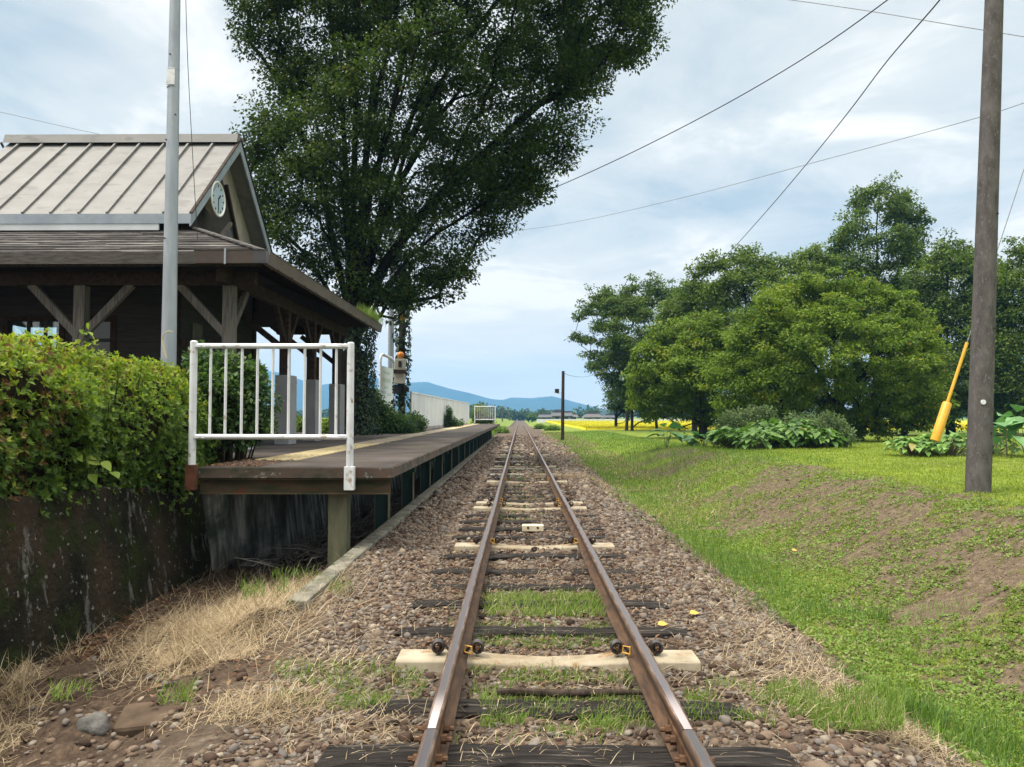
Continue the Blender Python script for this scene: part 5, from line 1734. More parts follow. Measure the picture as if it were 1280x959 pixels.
# front face, end face and top, in proportion
f = rng.random(nr)
u = rng.random(nr); w = rng.random(nr)
yy_ = hy0 + u * (hy1 - hy0)
bul = lambda y, z: .30 * (fbm(y * 1.1 + 5, z * 1.1) - .5) * 2 + .20 * (fbm(y * 2.6, z * 2.6) - .5) * 2 + .02
zlo = .46 + .055 * (10.2 - np.maximum(yy_, 5))
zf = zlo + w * (2.02 - zlo)
xf = hx1 - .05 + bul(yy_, zf) - .42 * sst(1.35, 2.1, zf) ** 1.4 - .14 * sst(zlo + .45, zlo, zf)
xt = hx1 - .38 - w * 2.4
zt_ = hedge_top(xt, yy_) + .30 * (fbm(xt * 2.2, yy_ * 2.2) - .5)
front = f < .60
pos = np.where(front[:, None], np.stack([xf, yy_, zf], 1), np.stack([xt, yy_, zt_], 1))
nrm = np.where(front[:, None], np.array([[.9, -.15, .45]]), np.array([[.1, -.15, 1.0]]))
ex = rng.random(nr) < .10   # end face turned to the railing
pos[ex] = np.stack([hx1 - .1 - rng.random(ex.sum()) * 1.6, np.full(ex.sum(), hy1 - .1) + rng.normal(0, .08, ex.sum()), .5 + rng.random(ex.sum()) * 1.45], 1)
pos += rng.normal(0, .03, pos.shape) - nrm * (rng.random(nr) ** 2 * .14)[:, None]
keep = ~((fbm(pos[:, 1] * 3.2 + 1, pos[:, 2] * 3.2) < .33) & front)
pos, nrm = pos[keep], nrm[keep]; nr = len(pos)
spill = (pos[:, 0] > hx1 - .35) & (pos[:, 2] < .95) & (rng.random(nr) < .35)
pos[spill, 2] -= rng.random(spill.sum()) ** 2 * .38 * (fbm(pos[spill, 1] * 1.7, pos[spill, 1] * 0 + 2) > .45)
pos[spill, 0] += .06
ax = unit(nrm + rng.normal(0, .35, (nr, 3)))
per = 7
idx = np.repeat(np.arange(nr), per); N = len(idx)
sp_ = unit(np.cross(ax[idx], rng.normal(size=(N, 3))))
dirs = ax[idx] * rng.uniform(.25, .9, N)[:, None] + sp_
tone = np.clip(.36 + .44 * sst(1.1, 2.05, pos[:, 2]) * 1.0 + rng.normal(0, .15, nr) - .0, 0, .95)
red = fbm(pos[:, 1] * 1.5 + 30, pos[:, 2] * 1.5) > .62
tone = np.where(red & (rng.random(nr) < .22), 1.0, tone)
L = rng.uniform(.038, .07, N)
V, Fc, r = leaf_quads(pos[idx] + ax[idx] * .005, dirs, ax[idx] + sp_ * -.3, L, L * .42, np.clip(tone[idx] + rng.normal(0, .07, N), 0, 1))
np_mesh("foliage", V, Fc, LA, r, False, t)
# twiggy inside
cx = grid_lines([(hx0, hx1 - .22, .15)]); 
mb = MB()
V0 = []; 
rs = random.Random(9)
for i in range(900):
    y = rs.uniform(hy0, hy1); x0_ = rs.uniform(-5.6, -4.55)
    a = Vector((x0_, y, .45)); e = Vector((x0_ + rs.uniform(.0, .4), y + rs.uniform(-.3, .3), rs.uniform(.9, 1.9)))
    e.x = min(e.x, hx1 - .12)
    mb.tube([a, a.lerp(e, .5) + Vector((rs.uniform(-.08, .08), rs.uniform(-.08, .08), 0)), e], [.010, .007, .004], 4, False)
mb.build("twigs", M["twig"], t)
ys2 = np.linspace(hy0, hy1 - .28, 40); zs2 = np.linspace(.42, 1.80, 14)
Yg, Zg = np.meshgrid(ys2, zs2)
Xg = hx1 - .40 + bul(Yg, Zg) + .08 * (fbm(Yg * 6, Zg * 6) - .5)
top_x = np.linspace(hx1 - .42, hx0, 12)
V = list(np.stack([Xg, Yg, Zg], 2).reshape(-1, 3)); ny2 = len(ys2); nz2 = len(zs2)
for x in top_x[1:]:
    for y in ys2:
        V.append((x, y, 1.80 + .08 * (float(fbm(np.array(x * 2), np.array(y * 2))) - .5)))
rows = nz2 + len(top_x) - 1
Fq = [(i * ny2 + j, i * ny2 + j + 1, (i + 1) * ny2 + j + 1, (i + 1) * ny2 + j) for i in range(rows - 1) for j in range(ny2 - 1)]
# end cap
k = len(V)
V += [(hx0, ys2[-1], .42)]
np_mesh("inner_branches", np.array(V), np.array(Fq), M["twig"], None, True, t)
mb = MB(); mb.span((hx0, hy1 - .36, .42), (hx1 - .5, hy1 - .29, 1.74)); mb.build("inner_branches", M["twig"], t)

# kudzu leaves, sprig and stem growing through the hedge
def broad_leaf_mesh(pos, dirs, up, L, W, rn, droop=.35, nseg=5, cup=.12, shape=None):
    """broad leaf : a strip of nseg rows x 2 halves, drooping along its length"""
    n = len(pos)
    d = unit(dirs); s = unit(np.cross(d, up)); u = np.cross(s, d)
    L = np.broadcast_to(L, (n,)); W = np.broadcast_to(W, (n,))
    prof = shape or [0.0, .72, 1.0, .86, .48, .0]
    rows = []
    for k in range(nseg + 1):
        t_ = k / nseg
        c_ = pos + d * (L * t_)[:, None] - np.array([[0, 0, 1.0]]) * (L * droop * t_ * t_)[:, None]
        hw = (W * .5 * prof[k])[:, None]
        rows += [c_ - s * hw + u * (hw * cup * 2), c_, c_ + s * hw + u * (hw * cup * 2)]
    V = np.stack(rows, 1).reshape(-1, 3)
    m_ = 3 * (nseg + 1)
    fq = []
    for k in range(nseg):
        for j in range(2):
            a = k * 3 + j
            fq.append((a, a + 1, a + 4, a + 3))
    Fc = (np.array(fq)[None] + (np.arange(n) * m_)[:, None, None]).reshape(-1, 4)
    return V, Fc, np.repeat(rn, m_)


def leaf_sprig(label, pts, L, lm=LS, name="vine", root=None):
    pts = [Vector(p) for p in pts]
    t = empty(name, tuple(root or pts[0]), label, "vine")
    r0 = Vector(root or pts[0])
    mb = MB(); mb.tube([r0] + pts, [.006] + [.004] * len(pts), 5, False); mb.build("stem", M["twig"], t)
    pos = np.array([p[:] for p in pts]); n = len(pos)
    d = np.stack([np.abs(rng.normal(.55, .3, n)), rng.normal(-.45, .4, n), rng.normal(-.55, .25, n)], 1)
    up = np.stack([rng.normal(.7, .1, n), rng.normal(-.5, .1, n), rng.normal(.6, .1, n)], 1)
    V, Fc, r = broad_leaf_mesh(pos, d, up, L * rng.uniform(.85, 1.15, n), L * .8, np.clip(rng.normal(.75, .1, n), 0, 1), .15, shape=[.35, .95, 1, .8, .42, 0])
    np_mesh("leaves", V, Fc, lm, r, True, t)


leaf_sprig("big bright green vine leaves hanging at the foot of the azalea hedge", [P(82, 562, 7.25), P(92, 566, 7.2), P(107, 574, 7.3), P(128, 577, 7.4), P(140, 590, 7.45), P(112, 592, 7.35)], .125, LA, root=P(70, 560, 7.5))
leaf_sprig("young leafy vine shoot sticking up above the azalea hedge", [P(96, 424, 7.9), P(101, 412, 7.9), P(108, 404, 7.9), P(104, 416, 7.9), P(111, 415, 7.9), P(98, 432, 7.9)], .07, LA, root=P(94, 450, 7.9))
q = [P(208, 448, 9.4), P(205, 436, 9.4), P(203, 424, 9.4), P(205, 417, 9.4), P(211, 414, 9.4), P(217, 415, 9.4)]
o = MB().tube(q, [.012, .011, .010, .009, .007, .003], 6).build("curled_stem", M["tactile"], origin=tuple(q[0]), smooth=True); tag(o, "pale dry curled stem hooking up out of the hedge", "stem")

# ------------------------------------------------------------------ hostas and taro on the lawn
def broad_clump(label, group, c, rx, rz, n, L, lm=LH, name="leafy_plant", cat="plant", W=.62, droop=.5):
    c = Vector(c)
    t = empty(name, tuple(c), label, cat, group)
    an = rng.uniform(0, 2 * np.pi, n); rr = rng.random(n) ** .6
    pos = np.stack([c.x + rx * rr * np.cos(an), c.y + rx * rr * np.sin(an), c.z + rz * np.sqrt(np.maximum(1 - .85 * rr ** 2, 0)) * rng.uniform(.65, 1.05, n)], 1)
    d = np.stack([np.cos(an), np.sin(an), rng.uniform(.0, .6, n)], 1) + rng.normal(0, .3, (n, 3))
    up = np.stack([np.cos(an) * .35, np.sin(an) * .35, np.ones(n)], 1) + rng.normal(0, .2, (n, 3))
    Ls = L * rng.uniform(.6, 1.15, n)
    V, Fc, r = broad_leaf_mesh(pos, d, up, Ls, Ls * W, np.clip(.5 + rng.normal(0, .2, n), 0, 1), droop)
    np_mesh("leaves", V, Fc, lm, r, True, t)
    mb = MB()
    for j in range(0, n, 2):
        s = Vector((c.x + (pos[j, 0] - c.x) * .25, c.y + (pos[j, 1] - c.y) * .25, c.z - .05))
        mb.tube([s, (s + Vector(pos[j])) / 2 + Vector((0, 0, .05)), pos[j]], [.012, .009, .006], 5, False)
    mb.build("stalks", M["steel_olive"], t)
    return t


HG = "broad leaved clumps in the bed before the cherry tree"
for i, (px, Y, rx, rz, n, L, lab) in enumerate(((915, 27.2, .75, .75, 150, .42, "leftmost broad leaved clump of the long bed before the cherry tree"),
                                          (948, 26.4, .75, .62, 150, .42, "low bright leafy clump at the front left of the long bed"),
                                          (960, 27.6, .8, .95, 170, .42, "tall leafy clump in the middle left of the long bed"),
                                          (990, 26.8, .8, .80, 170, .42, "bright leafy clump at the centre of the long bed"),
                                          (1020, 26.6, .75, .68, 150, .40, "leafy clump at the front right of the long bed"),
                                          (1005, 28.0, .8, 1.0, 160, .38, "tall leafy clump at the back of the long bed"))):
    p = P(px, 520, Y)
    broad_clump(lab, HG, (p.x, Y, gz_(p.x, Y)), rx, rz, n, L, LH)
bush("dusty grey green flowering shrub behind the right end of the leafy bed", [(1018, 556), (1020, 530), (1034, 519), (1050, 524), (1062, 545), (1064, 556)], 27.4, .7, 60, 70, .10, LSG, clump=(.28, .24))
bush("dusty grey green flowering shrub behind the left end of the leafy bed", [(893, 555), (898, 530), (912, 516), (930, 518), (936, 535), (930, 555)], 28.6, .7, 60, 70, .10, LSG, clump=(.28, .24))
bush("grey green flowering shrub along the top of the leafy bed", [(925, 540), (930, 516), (955, 510), (985, 513), (1015, 518), (1018, 540)], 28.8, .6, 70, 70, .10, LSG, clump=(.28, .24))
for (px, Y, rx, rz, n, L, lab) in ((832, 30, .38, .85, 12, .62, "big eared plant with upright leaves at the left end of the beds"), (864, 30, .42, .5, 26, .42, "low eared plant second from the left end of the beds"), (880, 29.5, .42, .55, 26, .42, "low eared plant touching the left of the leafy bed")):
    p = P(px, 520, Y)
    broad_clump(lab, "eared plants left of the leafy bed", (p.x, Y, gz_(p.x, Y)), rx, rz, n, L, LT, W=.75, droop=.35)
for (px, Y, rx, rz, n, L, lab) in ((1142, 20.4, .62, .50, 120, .27, "low hosta mound just left of the yellow guy guard"), (1182, 20.2, .75, .62, 170, .27, "hosta mound right behind the foot of the yellow guy guard"), (1236, 20.8, .6, .45, 110, .27, "low hosta mound right of the concrete pole")):
    p = P(px, 520, Y)
    broad_clump(lab, "hosta mounds around the guy wire", (p.x, Y, gz_(p.x, Y)), rx, rz, n, L, LH, W=.7, droop=.55)
for (px, Y, rx, rz, n, L, lab) in ((1258, 19.4, .4, 1.15, 16, .62, "tall taro with large round leaves just right of the concrete pole"), (1285, 19.8, .5, 1.35, 16, .66, "tall taro with large leaves cut by the right edge of the view")):
    p = P(px, 520, Y)
    broad_clump(lab, "taro plants beside the concrete pole", (p.x, Y, gz_(p.x, Y)), rx, rz, n, L, LT, W=.85, droop=.45)

# ------------------------------------------------------------------ grass
def put(x, y): return np.stack([x, y, height(x, y) - .004], 1)


# lawn and bank
parts = []
n = 330000
y = 3.2 * (46 / 3.2) ** rng.random(n); x = rng.uniform(2.2, 1, n) if False else 2.3 + rng.random(n) * (2.0 + y * .62)
gsel = green_amount(x, y) + 1.1 * (fbm(x * 4.5, y * 4.5, 4) - .5)
k = (gsel > .465) & (rng.random(n) < np.clip(.25 + y / 14, 0, 1))
x, y = x[k], y[k]
sc_h = np.clip(y / 11, .7, 2.2)
h = rng.uniform(.018, .05, len(x)) * (1 + .35 * sc_h)
parts.append(blades(put(x, y), h, .0045 * (1 + .55 * y / 7), np.abs(rng.normal(.55, .35, len(x))), np.clip(rng.beta(2.4, 2.6, len(x)) + .25 * (fbm(x * 1.1, y * 1.1) - .5), 0, .96)))
V, Fc, r = join(parts)
o = np_mesh("lawn_grass", V, Fc, LG, r); tag(o, kind="stuff")

# thin scattered growth and dry bits over the bare face of the bank
n = 42000
y = 3.3 * (24 / 3.3) ** rng.random(n); x = 2.5 + rng.random(n) * 4.2
k = fbm(x * 7 + 5, y * 7, 3) > .47
x, y = x[k], y[k]; n = len(x)
bits = blades(put(x, y), rng.uniform(.012, .04, n), .004 * (1 + y / 9), np.abs(rng.normal(.9, .4, n)), np.clip(rng.beta(2, 2, n), 0, 1))
o = np_mesh("bank_sprouts", *bits[:2], LG, bits[2]); tag(o, kind="stuff")
n = 12000
y = 3.3 * (24 / 3.3) ** rng.random(n); x = 2.4 + rng.random(n) * 4.4
bits = blades(put(x, y) + np.array([0, 0, .008]), rng.uniform(.02, .07, n), .003 * (1 + y / 9), rng.normal(1.5, .15, n), np.clip(rng.beta(2, 2.5, n), 0, 1), .05)
o = np_mesh("dry_bits", *bits[:2], LY, bits[2]); tag(o, kind="stuff")

# small broad weeds on the bank
n = 120000
y = 3.3 * (22 / 3.3) ** rng.random(n); x = 2.4 + rng.random(n) * (1.2 + y * .36)
w = .5 * fbm(x * 2.2 + 40, y * 2.2, 4) + .5 * fbm(x * 9 + 40, y * 9, 3) + .5 * green_amount(x, y) * (x < 6)
k = (w > .64) & (x < 7)
x, y = x[k], y[k]; n = len(x)
an = rng.uniform(0, 2 * np.pi, n)
d = np.stack([np.cos(an), np.sin(an), rng.uniform(.1, .9, n)], 1)
L = rng.uniform(.012, .034, n) * (1 + y / 20)
V, Fc, r = leaf_quads(put(x, y) + np.array([0, 0, .012]), d, np.array([0, 0, 1.0]) + rng.normal(0, .4, (n, 3)), L, L * .62, np.clip(rng.beta(2.5, 2, n), 0, 1))
o = np_mesh("bank_weeds", V, Fc, LW, r); tag(o, kind="stuff")

# ditch : tall feathery tufts
parts = []
def tufts(cx, cy, sx, sy, n, h0, h1, w=.006, lean=.25, tone=0.):
    x = rng.normal(cx, sx, n); y = rng.normal(cy, sy, n)
    return blades(put(x, y), rng.uniform(h0, h1, n), w, np.abs(rng.normal(lean, .2, n)), np.clip(rng.beta(2, 2.4, n) + tone, 0, 1))
for (px, py, sx, sy, n, h0, h1) in ((905, 678, .35, .9, 650, .08, .26), (935, 690, .3, .6, 450, .08, .30), (880, 655, .3, 1.2, 600, .06, .2), (850, 640, .35, 1.4, 500, .06, .2), (975, 725, .25, .45, 300, .06, .18), (1050, 740, .12, .14, 130, .07, .16), (1008, 735, .12, .2, 120, .08, .18),
                                    (1098, 745, .06, .08, 110, .10, .22), (960, 745, .25, .4, 300, .05, .14), (1140, 860, .13, .1, 380, .10, .24), (1260, 915, .25, .3, 420, .05, .2), (1245, 890, .16, .2, 220, .07, .18), (1072, 835, .08, .07, 300, .08, .16), (1190, 880, .15, .12, 300, .05, .14)):
    q = G(px, py + 14, -.55)
    parts.append(tufts(q.x, q.y, sx, sy, n, h0, h1))
# dense low growth along the ditch floor
n = 30000
y = 3.3 * (26 / 3.3) ** rng.random(n); x = rng.normal(2.95, .42, n) + .2 * np.sin(y * .9)
k = (x > 2.25) & (fbm(x * 2.5 + 60, y * 2.5, 4) > .53)
x, y = x[k], y[k]
parts.append(blades(put(x, y), rng.uniform(.02, .075, len(x)), .006 * (1 + y / 20), np.abs(rng.normal(.6, .3, len(x))), np.clip(rng.beta(2.4, 2, len(x)), 0, 1)))
# far verge right of the line
n = 26000
y = rng.uniform(18, 70, n); x = 2.3 + rng.random(n) ** 1.5 * 5
parts.append(blades(put(x, y), rng.uniform(.06, .2, n), .016, np.abs(rng.normal(.5, .3, n)), np.clip(rng.beta(2.4, 2, n), 0, 1)))
n = 9000
y = rng.uniform(59, 120, n); x = -2.2 - rng.random(n) * 4
parts.append(blades(put(x, y), rng.uniform(.1, .4, n), .03, np.abs(rng.normal(.4, .3, n)), np.clip(rng.beta(2.4, 2, n), 0, 1)))
V, Fc, r = join(parts)
o = np_mesh("ditch_grass", V, Fc, LD, r); tag(o, kind="stuff")

# grass and weeds in the track bed
parts = []
def patch(px0, px1, py0, py1, n, h0, h1, z=-.19, w=.0048, thr=.42, tone=0.):
    u, v = rng.uniform(px0, px1, n), rng.uniform(py0, py1, n)
    pts = np.array([G(a, b2, z)[:] for a, b2 in zip(u, v)])
    x, y = pts[:, 0], pts[:, 1]
    k = (fbm(x * 5 + 11, y * 5, 3) > thr) & (np.abs(np.abs(x) - RAILX) > .07)
    x, y = x[k], y[k]
    p = put(x, y); p[:, 2] = np.maximum(p[:, 2], -.205)
    return blades(p, rng.uniform(h0, h1, len(x)), w, np.abs(rng.normal(.45, .3, len(x))), np.clip(rng.beta(2, 2, len(x)) + tone, 0, 1))
for a in ((605, 755, 742, 770, 2600, .05, .12, -.18, .006, .34, .15), (590, 770, 776, 808, 2600, .02, .06, -.18), (600, 820, 866, 905, 2600, .03, .08, -.18, .0045, .40, .1), (580, 800, 830, 852, 1300, .02, .07, -.18), (590, 640, 845, 872, 120, .05, .12, -.18),
          (680, 780, 878, 915, 700, .03, .08, -.18, .0045, .4, .1), (855, 1000, 865, 915, 1800, .03, .09, -.25), (340, 530, 850, 915, 1600, .03, .09, -.3), (960, 1130, 895, 955, 2400, .04, .12, -.36), (420, 500, 878, 890, 300, .03, .07, -.22),
          (620, 690, 590, 650, 900, .03, .08, -.17, .008), (625, 700, 540, 600, 1500, .04, .09, -.17, .014), (340, 400, 740, 775, 260, .04, .12, -.4, .006, .4, -.15), (300, 330, 765, 790, 120, .06, .16, -.45, .006, .4, -.15), (560, 600, 745, 800, 200, .02, .06, -.2),
          (195, 240, 905, 940, 140, .05, .13, -.45), (60, 110, 920, 945, 120, .04, .1, -.5), (520, 760, 915, 930, 120, .04, .1, -.18), (1120, 1230, 800, 900, 500, .04, .1, -.55), (410, 440, 735, 760, 160, .04, .12, -.3)):
    parts.append(patch(*a))
n = 9000
y = rng.uniform(12, 70, n); x = 1.7 + rng.random(n) * 1.6
k = fbm(x * 1.3 + 20, y * .6, 4) > .53
x, y = x[k], y[k]
parts.append(blades(put(x, y), rng.uniform(.05, .2, len(x)), .008 + .0004 * y, np.abs(rng.normal(.5, .3, len(x))), np.clip(rng.beta(2, 2, len(x)), 0, 1)))
V, Fc, r = join(parts)
o = np_mesh("track_weeds", V, Fc, LW, r); tag(o, kind="stuff")

# dry straw
parts = []
def straw(px, py, sx, sy, n, h0, h1, z=-.5, lean=1.2, lift=.0):
    u, v = rng.normal(px, sx, n), rng.normal(py, sy, n)
    v = np.maximum(v, 600)
    pts = np.array([G(a, b2, z)[:] for a, b2 in zip(u, v)])
    x, y = pts[:, 0], pts[:, 1]
    k = (x > -4.15) & (y > 2.2) & (np.abs(np.abs(x) - RAILX) > .1)
    x, y = x[k], y[k]
    p = put(x, y); p[:, 2] = np.maximum(p[:, 2], -.9) + rng.uniform(0, .05, len(x)) + lift
    tone = np.clip(rng.beta(2.2, 2, len(x)) + .4 * (fbm(x * 2.2, y * 2.2) - .5), 0, 1)
    return blades(p, rng.uniform(h0, h1, len(x)), .0042, rng.normal(lean + .22, .38, len(x)), tone, .12)
for a in ((285, 785, 62, 30, 6500, .14, .42), (235, 815, 45, 24, 3600, .14, .38), (340, 755, 50, 16, 3200, .10, .30), (395, 730, 22, 9, 1300, .06, .2, -.45), (265, 850, 30, 12, 900, .10, .26), (60, 790, 22, 12, 900, .15, .40, -.6, .9), (20, 850, 16, 18, 800, .12, .34, -.6, 1.0),
          (330, 935, 50, 14, 900, .08, .24, -.4), (420, 850, 50, 26, 500, .05, .18, -.3), (15, 905, 20, 20, 350, .08, .2), (960, 800, 60, 45, 1100, .05, .18, -.38), (1010, 880, 70, 40, 1900, .05, .18, -.42), (1100, 930, 60, 22, 1600, .05, .16, -.45), (880, 720, 60, 30, 900, .05, .16, -.35),
          (700, 890, 70, 30, 450, .03, .10, -.17), (650, 720, 90, 50, 1700, .03, .10, -.17), (700, 830, 90, 20, 350, .03, .10, -.17), (470, 930, 60, 16, 350, .05, .14, -.25), (760, 600, 40, 25, 2500, .08, .22, -.35), (720, 575, 30, 14, 2200, .1, .25, -.25), (600, 690, 60, 60, 1200, .05, .16, -.2),
          (330, 708, 50, 8, 300, .2, .5, -.6, .9), (270, 700, 10, 12, 60, .3, .6, -.6, .5), (620, 945, 160, 12, 260, .04, .12, -.17)):
    parts.append(straw(*a))
n = 16000
y = rng.uniform(14, 72, n); x = 1.75 + rng.random(n) * 2.2
k = fbm(x * 1.5 + 80, y * .7, 4) > .47
x, y = x[k], y[k]
parts.append(blades(put(x, y), rng.uniform(.05, .2, len(x)), .008 + .0004 * y, np.abs(rng.normal(.8, .4, len(x))), np.clip(rng.beta(2, 2.6, len(x)), 0, 1)))
V, Fc, r = join(parts)
o = np_mesh("dry_straw", V, Fc, LY, r); tag(o, kind="stuff")

# fallen leaves and litter
parts = []
def litter(px, py, sx, sy, n, z, l0, l1):
    u, v = rng.normal(px, sx, n), np.maximum(rng.normal(py, sy, n), 545)
    pts = np.array([G(a, b2, z)[:] for a, b2 in zip(u, v)])
    x, y = pts[:, 0], pts[:, 1]; n = len(x)
    p = put(x, y) + np.array([0, 0, .015]); an = rng.uniform(0, 2 * np.pi, n)
    d = np.stack([np.cos(an), np.sin(an), rng.normal(.1, .25, n)], 1)
    L = rng.uniform(l0, l1, n)
    return leaf_quads(p, d, np.array([0, 0, 1.0]) + rng.normal(0, .35, (n, 3)), L, L * .55, rng.random(n), .25)
n = 700
xq = rng.uniform(-3.88, -3.2, n); yq = 9.0 + rng.random(n) ** 1.6 * 1.6
an = rng.uniform(0, 2 * np.pi, n)
parts.append(leaf_quads(np.stack([xq, yq, np.full(n, PLAT + .008)], 1), np.stack([np.cos(an), np.sin(an), rng.normal(.08, .1, n)], 1), np.array([0, 0, 1.0]) + rng.normal(0, .25, (n, 3)), rng.uniform(.02, .05, n), .02, rng.random(n), .2))
for a in ((170, 770, 40, 14, 500, -.55, .03, .08), (110, 800, 40, 14, 350, -.6, .03, .08), (230, 745, 30, 12, 300, -.6, .03, .07), (650, 700, 110, 70, 1400, -.17, .02, .06), (520, 720, 60, 40, 700, -.25, .02, .05), (820, 700, 60, 40, 500, -.25, .02, .05), (650, 850, 160, 60, 320, -.17, .02, .05), (300, 850, 120, 50, 300, -.45, .03, .06), (650, 620, 60, 30, 900, -.17, .03, .07)):
    parts.append(litter(*a))
V, Fc, r = join(parts)
o = np_mesh("leaf_litter", V, Fc, LF, r); tag(o, kind="stuff")

# dry twigs under the platform and along the wall foot
mb = MB(); rs = random.Random(21)
for i in range(260):
    x = rs.uniform(-3.4, -2.5); y = rs.uniform(9.6, 17) if i % 3 else rs.uniform(9.2, 11.5)
    L = rs.uniform(.3, 1.1); a = rs.uniform(0, math.pi * 2)
    z = float(height(x, y)) + rs.uniform(.02, .22)
    e = Vector((x + L * math.cos(a) * .6, y + L * math.sin(a), z + rs.uniform(-.05, .2)))
    e.x = min(max(e.x, -3.42), -2.15)
    s = Vector((x, y, z))
    mb.tube([s, s.lerp(e, .5) + Vector((rs.uniform(-.06, .06), 0, rs.uniform(0, .08))), e], [.007, .006, .003], 4, False)
o = mb.build("dry_twigs", M["timber_grey"]); tag(o, kind="stuff")
# yellow fallen leaves
for px, py, lab in ((862, 773, "bright yellow fallen leaf on the gravel near a sleeper end"), (822, 787, "small yellow leaf lying beside the black sleeper end"), (990, 682, "yellow leaf caught in the ditch grass")):
    q = G(px, py, -.2 if px < 900 else -.45)
    z = gz_(q.x, q.y) + (.035 if px < 900 else .10)
    V, Fc, r = broad_leaf_mesh(np.array([[q.x, q.y, z]]), np.array([[1, .3, .1]]), np.array([[0, -.4, 1.0]]), .085, .06, np.array([.5]), .1)
    lm = M["yellow_clip"]
    o = np_mesh("yellow_leaf", V, Fc, lm, None, False, None, (q.x, q.y, z)); tag(o, lab, "leaf")

# ------------------------------------------------------------------ rice field, houses, hills
fx0, fx1, fy0, fy1 = 6.6, 120.0, 78.0, 196.0
fz = .16
fxs = np.linspace(fx0, fx1, 90); fys = np.linspace(fy0, fy1, 50)
FX, FY = np.meshgrid(fxs, fys)
FZ = fz + (fbm(FX * .6, FY * .6) - .5) * .16
V = list(np.stack([FX, FY, FZ], 2).reshape(-1, 3)); nfx, nfy = len(fxs), len(fys)
Fq = [(i * nfx + j, i * nfx + j + 1, (i + 1) * nfx + j + 1, (i + 1) * nfx + j) for i in range(nfy - 1) for j in range(nfx - 1)]
k = len(V)
for j in range(nfx): V.append((fxs[j], fy0 - .15, -.2))
for j in range(nfx - 1): Fq.append((j, k + j, k + j + 1, j + 1))
k2 = len(V)
for i in range(nfy): V.append((fx0 - .15, fys[i], -.2))
for i in range(nfy - 1): Fq.append((i * nfx, (i + 1) * nfx, k2 + i + 1, k2 + i))
mr_ = surf("ripening_rice", (0.30, 0.30, 0.012), (0.46, 0.40, 0.02), .5, .9, 0, (1, 1, 1), .6, .1)
o = np_mesh("rice_field", np.array(V), np.array(Fq), mr_, None, True); tag(o, kind="structure")
n = 60000
x = fx0 + rng.random(n) ** 1.3 * 60; y = fy0 + rng.random(n) ** 2 * 110
p = np.stack([x, y, np.full(n, fz - .05)], 1)
V, Fc, r = blades(p, rng.uniform(.12, .34, n), .045, np.abs(rng.normal(.5, .3, n)), np.clip(rng.beta(2.5, 2, n), 0, 1))
o = np_mesh("rice_ears", V, Fc, LR, r); tag(o, kind="stuff")
# pale low wall along the far side of the field
mb = MB()
wx0 = P(671, 525, 200).x
for i in range(26):
    a = wx0 + i * 3.0
    mb.span((a, 200, -.4), (a + 2.9, 200.25, .55))
    mb.span((a + 2.9, 200.02, -.4), (a + 3.0, 200.2, .6))
o = mb.build("low_white_wall", M["white"], origin=(wx0, 200, -.4)); tag(o, "long low white wall along the far edge of the yellow rice field", "wall")


def house(label, px0, px1, Y, wz, rz, mat, hip=.2, gable=False):
    a, b2 = P(px0, 520, Y).x, P(px1, 520, Y).x
    t = empty("farm_house", ((a + b2) / 2, Y, -.4), label, "house", "farm houses beyond the rice field")
    dpt = max(6, (b2 - a) * .6)
    e = .8
    MB().span((a + e, Y + e, -.6), (b2 - e, Y + dpt - e, wz)).build("wall", M["plaster"], t)
    h = (b2 - a) * hip
    mb = MB()
    vs = [(a, Y, wz), (b2, Y, wz), (b2, Y + dpt, wz), (a, Y + dpt, wz), (a + h, Y + dpt / 2, rz), (b2 - h, Y + dpt / 2, rz)]
    mb.add(vs, [(0, 1, 5, 4), (1, 2, 5), (2, 3, 4, 5), (3, 0, 4), (3, 2, 1, 0)])
    rf = mb.build("roof", mat, t)
    MB().bar((a + h, Y + dpt / 2, rz + .12), (b2 - h, Y + dpt / 2, rz + .12), .5, .35).build("ridge", mat, rf)
    n = max(2, int((b2 - a) / 3))
    for i in range(n):
        x = a + e + (b2 - a - 2 * e) * (i + .5) / n
        MB().span((x - .6, Y + e - .05, .2), (x + .6, Y + e - .004, wz - .25)).build("window", M["glass"], t)
    return t


house("grey tiled farm house behind the slim dark pole, roof highest", 688, 717, 222, 1.4, 2.5, M["tile_dark"], .1)
house("small upper roofed house between the vanishing track and the slim dark pole", 690, 708, 232, 2.2, 3.0, M["tile_dark"], .15)
house("low house with pale gable left of the tall grey roof", 673, 690, 218, 1.0, 1.9, M["tile_dark"], .05)
house("long low brownish roofed house right of the slim dark pole", 706, 724, 226, 1.1, 1.9, M["tile_red"], .12)
house("brown roofed house nearest the lawn trees", 728, 756, 230, 1.0, 2.1, M["tile_red"], .25)
house("dark roofed house half hidden by the airy tree", 752, 775, 250, .9, 1.7, M["tile_dark"], .25)

